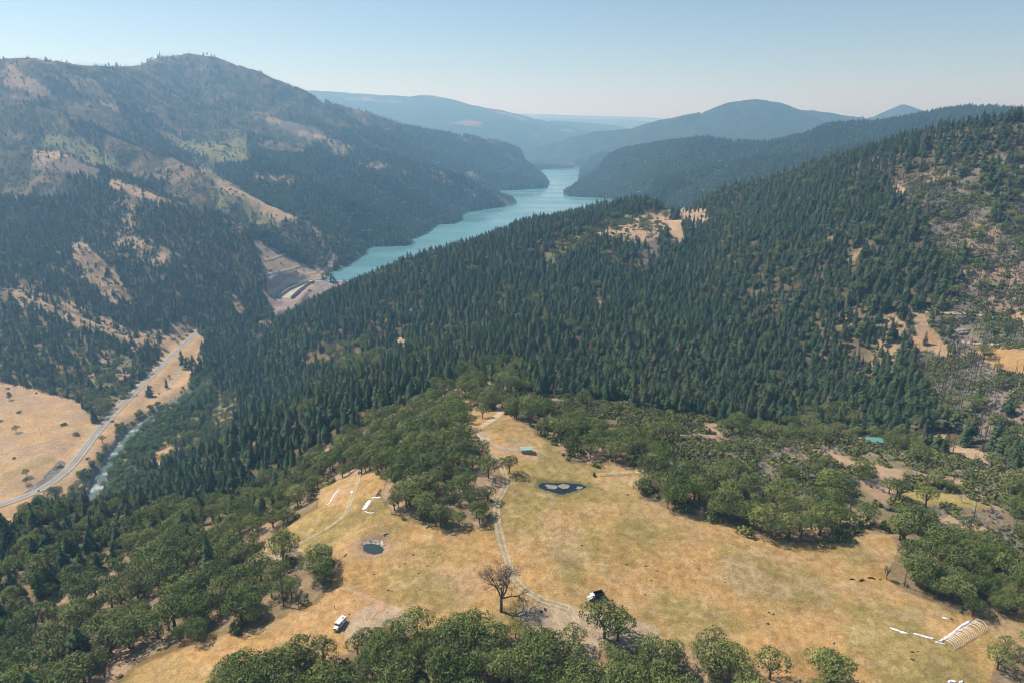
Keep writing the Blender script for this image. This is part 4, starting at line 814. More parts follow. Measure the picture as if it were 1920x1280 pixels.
ZN = {
 'conifer_tree': ([([(-400, 990), (240, 1025), (330, 970), (520, 985), (600, 1100), (0, 1400), (-400, 1400)], 'dark green conifer rising among the rounded oaks of the lower left wood', 'conifers among the oaks, lower left wood'),
                   ([(-400, 880), (620, 880), (620, 1000), (-400, 1030)], 'tall dark conifer in the dense stand on the slope above the left river bend', 'conifers in the stand between river and meadow'),
                   ([(200, 640), (860, 640), (700, 880), (200, 880)], 'pointed dark conifer in the packed wood running down from the meadow crest to the river', 'conifers on the near ridge flank'),
                   ([(860, 620), (1720, 620), (1720, 830), (860, 830)], 'dark conifer at the foot of the wooded hill behind the brush field', 'conifers at the foot of the wooded hill'),
                   (ALL, 'sparse green conifer left standing on the burnt slope at the right', 'surviving conifers on the right slope')], 'conifer'),
 'oak_tree': ([([(300, 1160), (1430, 1160), (1430, 1700), (300, 1700)], 'round green oak in the grove along the bottom edge, below both trucks', 'oaks of the bottom grove'),
               ([(700, 850), (960, 850), (960, 1010), (700, 1010)], 'broad green oak in the clump between the dirt track and the wrecked hoop houses', 'oaks in the clump beside the track'),
               ([(1640, 980), (2200, 980), (2200, 1185), (1640, 1185)], 'dark green oak in the thick stand on the right edge of the meadow', 'oaks of the right hand stand'),
               ([(1400, 1186), (2400, 1186), (2400, 1900), (1400, 1900)], 'green oak at the lower right rim of the golden meadow', 'oaks at the lower right rim'),
               ([(960, 640), (2300, 640), (2300, 1020), (960, 1020)], 'green oak between the golden meadow and the brush country behind it', 'oaks between meadow and brush'),
               ([(480, 640), (960, 640), (960, 1000), (480, 1000)], 'green oak in the wood on the crest left of the shed', 'oaks of the crest wood'),
               (ALL, 'round green oak in the large wood left of the white camper', 'oaks of the left wood')], 'oak tree'),
 'riverside_tree': ([(ALL, 'bright green bushy tree growing along the bank of the pale river', 'trees along the river')], 'tree'),
 'dead_conifer': ([([(1300, 100), (2600, 100), (2600, 1200), (1300, 1200)], 'bare blackened conifer trunk standing on the burnt slope at the right', 'fire killed conifers on the right slope'),
                   ([(-400, 0), (560, 0), (560, 760), (-400, 760)], 'bare grey conifer trunk standing on the burnt left mountainside', 'fire killed conifers on the left mountain'),
                   (ALL, 'bare grey conifer standing dead among green trees near the meadow', 'dead conifers among green trees')], 'dead tree'),
 'shrub': ([([(-400, 1020), (1640, 1020), (1640, 1700), (-400, 1700)], 'small dark green shrub on the open ground around the golden meadow', 'shrubs around the meadow'),
            ([(940, 700), (2300, 700), (2300, 1200), (940, 1200)], 'low olive green shrub in the brush country right of the pond', 'shrubs of the brush country'),
            (ALL, 'small green shrub on the slopes beyond the woods', 'shrubs on far slopes')], 'shrub'),
 'dead_shrub': ([(ALL, 'silvery leafless shrub among the green brush right of the meadow', 'bare shrubs of the brush country')], 'dead shrub')}
SPEC = {'conifer_tree': (18, .38, 1.12, .1, 'conifer_forest'), 'oak_tree': (9, .75, 1.65, .0, 'oak_woods'), 'riverside_tree': (8, .45, 1.05, 0, 'riverside_thicket'),
        'dead_conifer': (17, .45, 1.0, .1, 'burnt_forest'), 'shrub': (2, .7, 2.6, .4, 'brush'), 'dead_shrub': (3, .5, 1.25, 0, 'dead_brush')}
occ = []
counts = {}
for kind, (hh, s0, s1, fs, sname) in SPEC.items():
    x, y, z, sc_, rot = sample(kind, hh, s0, s1, fs)
    u, v, zc = project(x, y, z); ut, vt, _ = project(x, y, z + hh * .6 * sc_)
    inside = (ut > 4) & (ut < 1916) & (vt > 0) & (vt < 1276)
    fi = np.interp(np.arctan2(x, y), TH, iD).astype(int); fj = np.clip(np.interp(np.log(np.hypot(x, y)), DL, np.arange(len(DL))).astype(int), 1, len(DL) - 1)
    runm = np.maximum.accumulate(np.where(DD > 160, tanE, -9), axis=1)
    seen = (z + hh * .5 * sc_) / np.hypot(x, y) > runm[fi, fj - 1] - .0005
    big_ = np.where(inside & seen, hh * sc_ * F / zc, 0); order = np.argsort(-big_)[:300]; order = order[big_[order] > (2.2 if kind != 'riverside_tree' else 1)]
    zn, cat = ZN[kind]; pick = np.zeros(len(x), bool); pick[order] = True
    for q, i in enumerate(order):
        lab, grp = zone(u[i], v[i], zn); k = q % len(VAR[kind]) if q < 12 else random.randrange(len(VAR[kind]))
        place(kind, k, x[i], y[i], z[i] - .1, sc_[i], rot[i], lab, cat, grp)
    PROTO[kind] = [PROTO[kind][k] for k in sorted(PROTO[kind])]
    r_ = ~pick
    if r_.sum() > 0 and kind in SPEC: scatter(sname, kind, x[r_], y[r_], z[r_] - .1, sc_[r_], rot[r_])
    counts[kind] = (len(x), int(pick.sum()))
print('plants', counts, round(time.time() - T0, 1))
# ------------------------------------------------------------------ things
W = lambda n_, c_, **k: mat(n_, c_, **k)
M_WHITE = W('white_paint', (.80, .80, .78), rough=.35, spec=.4, var=.04); M_BLACK = W('black_paint', (.02, .02, .024), rough=.4, spec=.4, var=.2); M_GLASS = W('dark_glass', (.02, .025, .03), rough=.08, spec=.6, var=.1)
M_TYRE = W('tyre_rubber', (.02, .02, .02), var=.2); M_STEEL = W('dull_steel', (.35, .35, .35), rough=.4, metal=.6, var=.1); M_PLASTIC = W('white_sheeting', (.74, .74, .75), rough=.45, spec=.4, var=.12, scale=1.5)
M_LAMP = W('lamp_glass', (.7, .7, .6), rough=.1, spec=.6); M_WOOD = W('weathered_board', (.36, .27, .19), var=.25, scale=4); M_TEAL = W('teal_metal_roof', (.33, .45, .41), rough=.5, spec=.3, var=.08); M_WALL = W('tan_plywood', (.33, .26, .21), var=.12, scale=2)
M_TEAL2 = W('green_metal_roof', (.15, .34, .28), rough=.5, spec=.3, var=.1); M_CONC = W('concrete', (.46, .43, .38), var=.08, scale=.2); M_EARTH = W('dam_rockfill', (.25, .215, .20), var=.22, scale=.12, detail=8, bump=.4)
M_ROCKM = W('boulder_stone', (.27, .25, .23), var=.3, scale=.6, detail=8, bump=.3); M_DARK = W('tar_black', (.03, .028, .025), var=.3); M_SILV = W('silvered_wood', (.42, .38, .34), var=.25, scale=2); M_PIPE = W('white_pipe', (.82, .82, .80), rough=.5, var=.05)
M_SCUM = W('pond_scum', (.24, .22, .18), var=.3, scale=1.2, detail=6); M_DUCK = W('green_weed', (.12, .17, .04), var=.3, scale=2)
def G(u, v, dz=0):
    p = P_hit(u, v); return Vector((p[0], p[1], float(zat(p[0], p[1])) + dz))
def head(a, b): d_ = b - a; return math.atan2(d_.y, d_.x)
def wheel(parent, x, y, r, wd=.28):
    t_ = MB().tube([(x, y - wd / 2, r), (x, y + wd / 2, r)], r, 14).build('wheel', M_TYRE, parent); MB().tube([(x, y - wd / 2 - .01, r), (x, y + wd / 2 + .01, r)], r * .5, 10).build('rim', M_STEEL, t_)
def bevel(o, w_=.06, seg=2):
    m_ = o.modifiers.new('edge', 'BEVEL'); m_.width = w_; m_.segments = seg; return o
# white camper
a, b_ = G(645, 1163), G(629, 1184); c_ = a.lerp(b_, .5)
t_ = root('camper_van', (c_.x, c_.y, c_.z - .02), 'white camper van with dark front grille parked alone on the dry grass', 'van', rz=head(a, b_))
bevel(MB().box((-.9, 0, 1.75), (5.0, 2.35, 2.1)).build('body', M_WHITE, t_), .22, 3)
bevel(MB().add([(1.55, -1.0, .75), (1.55, 1.0, .75), (1.55, 1.0, 2.2), (1.55, -1.0, 2.2), (3.1, -.85, .6), (3.1, .85, .6), (3.1, .78, 1.3), (3.1, -.78, 1.3), (1.75, .95, 1.75), (1.75, -.95, 1.75)],
     [(0, 3, 2, 1), (4, 5, 6, 7), (0, 1, 5, 4), (3, 9, 8, 2), (9, 7, 6, 8), (1, 2, 8), (1, 8, 6), (1, 6, 5), (0, 9, 3), (0, 7, 9), (0, 4, 7)]).build('hood', M_WHITE, t_), .05)
MB().add([(1.66, -.95, 1.72), (1.66, .95, 1.72), (1.5, .95, 2.45), (1.5, -.95, 2.45), (1.9, -.92, 1.70), (1.9, .92, 1.70)], [(4, 5, 2, 3)]).build('windshield', M_GLASS, t_)
MB().box((3.12, 0, .98), (.08, 1.0, .56)).build('grille', M_BLACK, t_); MB().box((3.2, 0, .5), (.16, 1.9, .2)).build('bumper', M_STEEL, t_)
for s in (-1, 1):
    MB().tube([(3.1, s * .68, 1.0), (3.18, s * .68, 1.0)], .13, 10).build('headlight', M_LAMP, t_)
    bevel(MB().box((2.55, s * .98, .85), (1.2, .35, .5)).build('fender', M_WHITE, t_), .12)
    for x_ in (-2.2, .2): MB().box((x_, s * 1.18, 2.05), (1.2, .03, .5)).build('window', M_GLASS, t_)
    MB().box((1.25, s * 1.18, 2.0), (.7, .03, .6)).build('window', M_GLASS, t_)
    for x_ in (2.45, -2.1): wheel(t_, x_, s * 1.0, .42)
    MB().box((1.75, s * 1.3, 1.9), (.1, .25, .35)).build('mirror', M_BLACK, t_)
MB().box((-1.9, .35, 2.84), (.9, .45, .1)).build('roof_hatch', M_BLACK, t_); MB().box((.7, 0, 2.83), (.5, .9, .06)).build('roof_vent', M_WHITE, t_)
# dump truck
a, b_ = G(1129, 1117), G(1102, 1124.5); c_ = a.lerp(b_, .5)
t_ = root('dump_truck', (c_.x, c_.y, c_.z - .02), 'white cabbed dump truck with an empty black bed parked on the meadow', 'truck', rz=head(a, b_))
MB().box((-.2, 0, .8), (6.6, .9, .25)).build('chassis', M_BLACK, t_)
bd = MB(); bd.box((-1.7, 0, 1.15), (4.2, 2.4, .12))
for s in (-1, 1): bd.box((-1.7, s * 1.2, 1.75), (4.2, .08, 1.3))
bd.box((.38, 0, 1.9), (.08, 2.4, 1.6)); bd.box((-3.78, 0, 1.7), (.08, 2.4, 1.2)); bed = bd.build('dump_bed', M_BLACK, t_)
for s in (-1, 1):
    for k in range(6): MB().box((-3.6 + k * .78, s * 1.27, 1.72), (.1, .08, 1.3)).build('rib', M_BLACK, bed)
    MB().box((-1.7, s * 1.22, 2.43), (4.3, .14, .1)).build('rail', M_BLACK, bed)
bevel(MB().box((1.2, 0, 1.85), (1.35, 2.1, 1.3)).build('cab', M_WHITE, t_), .16, 3)
MB().add([(1.9, -.95, 1.75), (1.9, .95, 1.75), (1.72, .9, 2.4), (1.72, -.9, 2.4)], [(0, 1, 2, 3)]).build('windshield', M_GLASS, t_)
for s in (-1, 1):
    MB().box((1.25, s * 1.06, 2.05), (.7, .03, .5)).build('window', M_GLASS, t_); MB().box((2.6, s * .9, 1.05), (1.3, .35, .5)).build('fender', M_WHITE, t_)
    MB().tube([(3.2, s * .75, 1.15), (3.28, s * .75, 1.15)], .13, 10).build('headlight', M_LAMP, t_); wheel(t_, 2.5, s * 1.0, .5)
    for x_ in (-1.6, -2.8): wheel(t_, x_, s * 1.0, .5, .45)
    MB().box((1.9, s * 1.3, 2.0), (.1, .3, .4)).build('mirror', M_WHITE, t_)
bevel(MB().box((2.55, 0, 1.35), (1.3, 1.15, .6)).build('hood', M_WHITE, t_), .1); MB().box((3.22, 0, 1.2), (.06, .95, .5)).build('grille', M_BLACK, t_); MB().box((3.32, 0, .75), (.15, 2.2, .22)).build('bumper', M_WHITE, t_)
# shed with a pale green roof
a, b_ = G(977, 849.5), G(997.5, 850); c_ = a.lerp(b_, .5); L_ = (b_ - a).xy.length
t_ = root('shed', (c_.x, c_.y + 1.8, min(a.z, b_.z) - .2), 'small tan shed with pale green metal roof standing by the track', 'shed', rz=head(a, b_))
MB().box((0, 0, 1.45), (L_, 3.6, 2.9)).build('wall', M_WALL, t_)
rf = MB().add([(-L_ / 2 - .3, -2.2, 2.85), (L_ / 2 + .3, -2.2, 2.85), (L_ / 2 + .3, 0, 3.6), (-L_ / 2 - .3, 0, 3.6), (L_ / 2 + .3, 2.2, 2.85), (-L_ / 2 - .3, 2.2, 2.85), (-L_ / 2 - .3, -2.2, 2.75), (L_ / 2 + .3, -2.2, 2.75), (L_ / 2 + .3, 2.2, 2.75), (-L_ / 2 - .3, 2.2, 2.75)],
     [(0, 1, 2, 3), (3, 2, 4, 5), (6, 9, 8, 7), (0, 6, 7, 1), (5, 4, 8, 9), (0, 3, 5, 9, 6), (1, 7, 8, 4, 2)]).build('roof', M_TEAL, t_)
for k in range(11): MB().box((-L_ / 2 + k * L_ / 10, -1.1, 3.25), (.06, 2.3, .05), rx=math.atan2(.75, 2.2)).build('seam', M_TEAL, rf)
MB().box((L_ * .3, -1.83, 1.0), (.9, .05, 2.0)).build('door', M_WOOD, t_)
# cabin in the trees
a, b_ = G(1628, 833), G(1656, 833); c_ = a.lerp(b_, .5); L_ = 10.5
t_ = root('cabin', (c_.x, c_.y + 3, c_.z - .5), 'grey cabin with a bright green metal roof half hidden among the oaks', 'cabin', rz=R(-8))
MB().box((0, 0, 1.6), (L_, 6, 3.2)).build('wall', W('grey_siding', (.3, .28, .26), var=.15), t_)
MB().add([(-L_ / 2 - .6, -4, 3.0), (L_ / 2 + .6, -4, 3.0), (L_ / 2 + .6, 0, 5.4), (-L_ / 2 - .6, 0, 5.4), (L_ / 2 + .6, 4, 3.0), (-L_ / 2 - .6, 4, 3.0), (-L_ / 2 - .6, -4, 2.85), (L_ / 2 + .6, -4, 2.85), (L_ / 2 + .6, 4, 2.85), (-L_ / 2 - .6, 4, 2.85)],
     [(0, 1, 2, 3), (3, 2, 4, 5), (6, 9, 8, 7), (0, 6, 7, 1), (5, 4, 8, 9), (0, 3, 5, 9, 6), (1, 7, 8, 4, 2)]).build('roof', M_TEAL2, t_)
for x_ in (-3.2, 3): w_ = MB().box((x_, -3.02, 1.8), (1.2, .06, 1.1)).build('window', M_GLASS, t_)
MB().box((0, -3.02, 1.1), (1.0, .06, 2.1)).build('door', M_WOOD, t_); MB().tube([(3, 1, 4), (3, 1, 6.2)], .2, 8).build('chimney', M_STEEL, t_)
# crumpled sheeting helper
def sheet(name, px, wid, hgt, label, cat, mm_=None, seed=0, step=.4):
    r = random.Random(seed); path = dense(smooth_path([list(G(u, v)) for u, v in px], 6), step); n_ = len(path); nx = 9
    tn = np.gradient(path[:, :2], axis=0); tn /= np.hypot(tn[:, 0], tn[:, 1])[:, None] + 1e-9; nr = np.stack([-tn[:, 1], tn[:, 0]], 1); s_ = np.linspace(-1, 1, nx)
    wv = wid * (.55 + .45 * vnoise(np.arange(n_) * .35 + seed * 9, np.zeros(n_), seed)) * np.minimum(1, np.minimum(np.arange(n_) + 1, n_ - np.arange(n_)) / 3)
    XX = path[:, :1] + nr[:, :1] * wv[:, None] * s_ + .12 * fbm(path[:, :1] + s_, path[:, 1:2] + s_ * 2, .6, 2, seed); YY = path[:, 1:2] + nr[:, 1:2] * wv[:, None] * s_
    ZZ = zat(XX, YY) + .04 + hgt * (1 - s_ ** 2) * (.35 + .65 * vnoise(XX * 1.6, YY * 1.6, seed + 3)) * (.5 + vnoise(XX * 4, YY * 4, seed + 8))
    c_ = Vector((float(XX.mean()), float(YY.mean()), float(ZZ.min()))); me = grid_mesh(name, XX - c_.x, YY - c_.y, ZZ - c_.z); me.materials.append(mm_ or M_PLASTIC)
    o = lnk(name, me); o.location = c_; sd = o.modifiers.new('thick', 'SOLIDIFY'); sd.thickness = .02; return tag(o, label, cat)
def hoops(name, A, B, width, hh, n_, label, cat='greenhouse', rad=.04, lean=0, boards=None, mm_=None, skip=()):
    d_ = (B - A); ln = d_.xy.length; ang = math.atan2(d_.y, d_.x); t_ = root(name, A, label, cat, rz=ang); sl_ = (B.z - A.z) / ln
    for k in range(n_):
        if k in skip: continue
        x_ = ln * k / (n_ - 1); jl = random.uniform(-.12, .12); q = random.uniform(.9, 1.08)
        pts = [(x_ + lean * math.sin(math.pi * i / 10) + jl * math.sin(math.pi * i / 10), -width / 2 * math.cos(math.pi * i / 10), x_ * sl_ + hh * q * math.sin(math.pi * i / 10) - (.1 if i in (0, 10) else 0)) for i in range(11)]
        MB().tube(pts, rad, 5).build('hoop', mm_ or M_PIPE, t_)
    if boards is not None:
        for s in boards: MB().tube([(0, s * width / 2, .1), (ln, s * width / 2, ln * sl_ + .1)], .11, 4).build('base_board', M_WOOD, t_)
    return t_
A_, B_ = G(1777, 1210), G(1838, 1173)
hoops('greenhouse_frame', A_, B_, 5.2, 2.5, 19, 'row of white hoops of a collapsed greenhouse at the lower right of the meadow', rad=.1, skip=(13,))
sheet('plastic_sheeting', [(1762, 1203), (1772, 1196), (1785, 1188), (1797, 1178), (1808, 1170), (1820, 1164)], .75, .6, 'long white plastic sheeting slumped along the base of the white hoops', 'sheeting', seed=1)
sheet('plastic_sheeting', [(1668, 1176), (1680, 1180), (1692, 1185), (1706, 1188)], .75, .5, 'white plastic sheeting farthest from the white hoops, first length of the torn strip', 'sheeting', seed=2)
sheet('plastic_sheeting', [(1712, 1187), (1728, 1191), (1742, 1195), (1752, 1197)], .75, .5, 'crumpled white and grey plastic sheeting just left of the white hoops', 'sheeting', seed=3)
sheet('plastic_sheeting', [(1766, 1157), (1772, 1158), (1779, 1160)], .85, .3, 'small oval white sheet lying alone above the white hoops', 'sheeting', seed=4)
sheet('plastic_sheeting', [(1753, 1203), (1762, 1205), (1775, 1208)], .6, .5, 'small bunch of white sheeting at the near end of the white hoops', 'sheeting', seed=14)
sheet('tarp', [(1781, 1159), (1788, 1162)], .6, .35, 'small dark tarp next to the oval white sheet', 'tarp', M_DARK, seed=5)
sheet('plastic_sheeting', [(1776, 1279), (1786, 1276), (1796, 1279)], .7, .4, 'white sheeting cut by the bottom edge below the collapsed hoops', 'sheeting', seed=6)
sheet('plastic_sheeting', [(1798, 1280), (1806, 1276)], .6, .4, 'second scrap of white sheeting on the bottom edge below the collapsed hoops', 'sheeting', seed=7)
A_, B_ = G(1124, 891), G(1184, 888)
hoops('garden_hoop_row', A_, B_, 2.4, 1.3, 16, 'low row of small white hoops beside the pond with a long base board', 'garden frame', rad=.07, boards=(-1,))
sheet('plastic_sheeting', [(1191, 884), (1195, 885), (1198, 886)], .6, .5, 'small white sheet at the right end of the low hoop row', 'sheeting', seed=8)
A_, B_ = G(947, 825), G(1031, 862)
hoops('garden_hoop_row', A_, B_, 3.0, .7, 34, 'long pale frame of low hoops running behind the tan shed', 'garden frame', rad=.06, boards=(-1, 1), mm_=W('pale_green_pipe', (.45, .48, .36), var=.1))
# wrecked frames left of the clump
A_, B_ = G(607, 948), G(634, 914)
hoops('greenhouse_frame', A_, B_, 2.6, 1.6, 12, 'long narrow wooden frame with a single hoop beside the left wood', rad=.06, boards=(-1, 1), skip=tuple(range(0, 11)))
sheet('plastic_sheeting', [(612, 947), (619, 941), (624, 932), (630, 923), (636, 916)], .7, .35, 'long bright white sheet strip lying in the narrow frame by the left wood', 'sheeting', seed=9)
sheet('plastic_sheeting', [(658, 921), (662, 924)], .7, .5, 'small white heap beside the two rut track on the left meadow', 'sheeting', seed=10)
A_, B_ = G(696, 957), G(709, 936)
hoops('greenhouse_frame', A_, B_, 3.8, 1.2, 8, 'wooden rectangle of a wrecked greenhouse beside the oak clump', rad=.05, boards=(-1, 0, 1), skip=tuple(range(1, 8)), mm_=M_WOOD)
sheet('plastic_sheeting', [(682, 955), (686, 949), (691, 941), (694, 936)], 1.5, .3, 'large grey white sheet on the left side of the wrecked wooden rectangle', 'sheeting', seed=11)
sheet('plastic_sheeting', [(684, 958), (694, 961), (703, 960)], .45, .25, 'narrow white strip along the near end of the wrecked wooden rectangle', 'sheeting', seed=12)
sheet('plastic_sheeting', [(695, 934), (704, 932), (714, 932)], .8, .4, 'bright white sheet between the black pallets and the wooden rectangle', 'sheeting', seed=13)
for k, (u_, v_, dx, dy, lb) in enumerate(((709, 928, 2.6, 1.2, 'largest black planter box, in front of the other two by the oak clump'), (711, 923, 2.0, 1.0, 'middle black planter box of the three by the oak clump'), (713, 919, 1.6, .8, 'farthest and smallest black planter box by the oak clump'))):
    g_ = G(u_, v_); t_ = root('planter_box', g_, lb, 'planter', 'black planter boxes by the oak clump', R(12))
    w_ = MB()
    for s in (-1, 1): w_.box((0, s * dy / 2, .3), (dx, .1, .6)); w_.box((s * dx / 2, 0, .3), (.1, dy - .1, .6))
    w_.build('side_board', M_SILV, t_); MB().box((0, 0, .25), (dx - .12, dy - .12, .4)).build('soil', M_DARK, t_)
# round pond: pale torn liner around the water
r = random.Random(5); m_ = MB(); ctr = SP.mean(0); n_ = 60; rings = []
for k in range(n_):
    a = 2 * math.pi * k / n_; best = None
    for i in range(len(SP)):
        pass
    dirv = np.array([math.cos(a), math.sin(a)]); tt = 0
    while inpoly(np.array([ctr[0] + dirv[0] * tt]), np.array([ctr[1] + dirv[1] * tt]), SP)[0]: tt += .2
    back = max(0, math.sin(a)); rr = []
    for q, (o_, dz) in enumerate(((-.2, .05), (.15 + .5 * back, .12), (.35 + 1.2 * back, .1 + .2 * r.random()))):
        x_ = ctr[0] + dirv[0] * (tt + o_ + r.uniform(-.15, .25)); y_ = ctr[1] + dirv[1] * (tt + o_); rr.append((x_, y_, float(zat(x_, y_)) + dz))
    rings += rr
vs = rings; fs = [(k * 3 + q, ((k + 1) % n_) * 3 + q, ((k + 1) % n_) * 3 + q + 1, k * 3 + q + 1) for k in range(n_) for q in range(2) if r.random() > (.12 + .25 * (math.sin(2 * math.pi * k / n_) < 0))]
m_.add([(x_ - ctr[0], y_ - ctr[1], z_ - SPZ) for x_, y_, z_ in vs], fs); o = m_.build('pond_liner', W('pale_liner', (.40, .35, .28), var=.6, scale=.9, detail=6), None); o.location = (ctr[0], ctr[1], SPZ)
sd = o.modifiers.new('thick', 'SOLIDIFY'); sd.thickness = .03; tag(o, 'pale torn liner ringing the small round pond', 'pond liner')
# pond scum mats and weedy rim of the farm pond
for k, (px, lb) in enumerate(((((1022, 909), (1035, 908), (1046, 911), (1040, 916), (1028, 915)), 'tan floating algae mat on the left half of the dark pond'), (((1046, 909), (1056, 907), (1068, 911), (1060, 915), (1050, 914)), 'largest pale algae mat in the middle of the dark pond'), (((1082, 911), (1092, 912), (1088, 916), (1080, 916)), 'small algae mat at the right tip of the dark pond'))):
    pl = np.array([P(u, v, z=PDZ)[:2] for u, v in px]); pl = smooth_path(np.vstack([pl, pl[:1]]), 6)[:-1]; pl = pl + np.stack([fbm(pl[:, 0], pl[:, 1], 1.5, 2, k), fbm(pl[:, 1], pl[:, 0], 1.5, 2, k + 5)], 1) * .9; c_ = pl.mean(0)
    m_ = MB(); q = len(pl); m_.add([(x_ - c_[0], y_ - c_[1], .05) for x_, y_ in pl] + [(x_ - c_[0], y_ - c_[1], -.05) for x_, y_ in pl], [tuple(range(q))] + [(i, (i + 1) % q, q + (i + 1) % q, q + i) for i in range(q)])
    o = m_.build('algae_mat', M_SCUM); o.location = (c_[0], c_[1], PDZ); tag(o, lb, 'algae mat', 'algae mats on the pond')
# logs and stumps
def log(u, v, L, rad, rz, label, mm_=M_DARK, group=None, fork=True):
    g_ = G(u, v); m_ = MB(); m_.tube([(-L / 2, 0, rad), (0, .1 * L, rad * 1.2), (L / 2, 0, rad * .8)], [rad, rad * .9, rad * .5], 7)
    if fork: m_.tube([(0, .1 * L, rad), (L * .25, .3 * L, rad * 2)], [rad * .6, rad * .2], 5); m_.tube([(L * .15, 0, rad), (L * .35, -.2 * L, rad * 1.5)], [rad * .5, rad * .2], 5)
    o = m_.build('log', mm_); o.location = g_; o.rotation_euler = (0, 0, rz); return tag(o, label, 'log', group)
log(1598, 1086, 2.2, .25, .1, 'leftmost short black log of the line near the leaning bare tree', group='black logs'); log(1616, 1088, 2.6, .3, .4, 'middle black log of the line near the leaning bare tree', group='black logs'); log(1634, 1084, 3.0, .3, -.2, 'longest black log, closest to the leaning bare tree', group='black logs')
log(724, 1001, 3.2, .4, .5, 'pale split log lying above the small round pond', M_SILV); log(805, 985, 5, .28, .9, 'silvery fallen branch lying below the oak clump by the track', M_SILV); log(630, 1073, 6, .3, .3, 'bare fallen limb beside the left oak wood above the camper', M_SILV)
log(1563, 1205, 1.4, .3, .8, 'small pale stump in the lower right meadow', M_SILV, fork=False); log(648, 1040, 2.6, .3, 1.1, 'short grey log left of the small round pond', M_SILV)
for u_, v_, lb in ((1015, 1146, 'left of the two dark tyres below the bare tree'), (1022, 1142, 'right of the two dark tyres below the bare tree')):
    g_ = G(u_, v_, .15); bpy_me = bmesh.new(); m_ = MB(); ps = [(math.cos(2 * math.pi * k / 14) * .48, math.sin(2 * math.pi * k / 14) * .48, 0) for k in range(15)]; m_.tube(ps, .17, 8); o = m_.build('tyre', M_TYRE); o.location = g_; tag(o, lb, 'tyre', 'tyres on the bare soil')
# dark weed clumps on the meadow
r = random.Random(3); wm = [shrub(90 + i).mesh('weed_clump', W('dry_dark_weed', (.12, .095, .045), var=.3)) for i in range(3)]
for u_, v_ in ((702, 1076), (728, 1106), (735, 1108), (760, 1056), (785, 1074), (776, 1040), (802, 1060), (814, 1036), (888, 1012), (750, 1062), (775, 1039), (1091, 1022), (1175, 1058), (1211, 1060), (1232, 1069), (1221, 1088), (1210, 1114), (1310, 1066), (1359, 1091), (1450, 1150), (1442, 1148), (1440, 1169), (1721, 1221), (1711, 1222), (1735, 1254), (1711, 1236), (1780, 1219), (655, 1151), (1334, 1101), (1128, 916), (1178, 927), (1507, 1223), (620, 1196), (1650, 1085)):
    o = bpy.data.objects.new('weed_clump', wm[r.randrange(3)]); C.objects.link(o); o.location = G(u_, v_, -.1); s_ = r.uniform(.22, .42); o.scale = (s_ * 1.5, s_, s_ * .6); o.rotation_euler = (0, 0, r.uniform(-.4, .4))
    tag(o, 'low dark tuft of dry weeds on the open golden meadow', 'weeds', 'dark weed tufts on the meadow')
# ---- single trees
def bare_tree(name, u, v, height, spread, label, mm_, seed, lean=(0, 0), depth=5, droop=0, tr_=.45, grp=None, fine=1.0):
    r = random.Random(seed); tm = MB(); bm_ = MB(); g_ = G(u, v); t_ = root(name, g_, label, 'dead tree', grp)
    def grow(p, d, L, rad, k):
        q = p + d * L; mid = p.lerp(q, .5) + Vector((r.gauss(0, .05), r.gauss(0, .05), r.gauss(0, .04))) * L
        (tm if k == 0 else bm_).tube([p, mid, q], [rad, rad * .85, rad * .68], 6 if k < 2 else 3)
        if k >= depth: return
        for j in range((5 if k == 0 else 3) if k < depth - 1 else 4):
            nd = (d + Vector((r.gauss(0, 1), r.gauss(0, 1), r.gauss(.05 - droop * .1, .45))) * (.62 * spread)).normalized()
            nd = (nd + Vector((0, 0, .12))).normalized(); grow(mid.lerp(q, r.uniform(.3, 1.0)) if k else q, nd, L * r.uniform(.62, .88), rad * (.6 if k else .55), k + 1)
    d0 = Vector((lean[0], lean[1], 1)).normalized(); grow(Vector((0, 0, -.3)), d0, height * .24, tr_, 0)
    tm.build('trunk', mm_, t_); bm_.build('branches', mm_, t_); return t_
M_BARE = W('dark_bare_bark', (.13, .11, .095), var=.3, scale=2)
M_PALE = W('bleached_bark', (.46, .43, .39), var=.25, scale=2)
bt = bare_tree('bare_oak_tree', 940, 1146, 28, 1.6, 'large leafless oak with a fan of bare limbs beside the dirt track', M_BARE, 4, depth=6, tr_=.7)
bare_tree('bare_tree', 1663, 1086, 9, .5, 'thin bare tree leaning left at the edge of the right oak stand', M_BARE, 8, lean=(-.15, 0), depth=4, tr_=.25)
bare_tree('bare_tree', 868, 812, 11, .9, 'bleached leafless oak at the left edge of the crest clearing', M_PALE, 9, depth=4)
spots_ = [(1880, 1020), (1893, 1010), (1905, 1030), (1862, 1000), (1848, 1015), (1820, 985), (1800, 1002), (1912, 995), (1870, 985), (1838, 978), (1786, 990), (1765, 975), (1752, 962), (1740, 905), (1755, 895), (1772, 885), (1722, 870), (1690, 860), (1710, 848), (1728, 848), (1780, 915), (1802, 940), (1850, 925), (1430, 905), (1340, 880), (1365, 895), (1395, 915), (1300, 905), (1330, 860), (1525, 955), (1485, 925)]
base_ = None
for k, (u_, v_) in enumerate(spots_):
    if k < 3: bs = bare_tree('bleached_tree', u_, v_, 8, 1.0, 'bleached leafless tree with twisted white limbs in the brush right of the meadow', M_PALE, 30 + k, depth=4, tr_=.22, grp='bleached trees in the brush'); base_ = (base_ or []) + [bs]
    else:
        src = base_[k % 3]; o = src.copy(); C.objects.link(o); o.location = G(u_, v_); o.rotation_euler = (0, 0, k * 1.7); s_ = .6 + .5 * ((k * 37) % 10) / 10; o.scale = (s_, s_, s_)
        for ch in list(src.children): c2 = ch.copy(); C.objects.link(c2); c2.parent = o
def single(kind, u, v, s_, label, k=0, cat='oak tree', name=None):
    g_ = G(u, v, -.1); o = place(kind, k, g_.x, g_.y, g_.z, s_, u * .7, label, cat, None); o.name = name or kind; return o
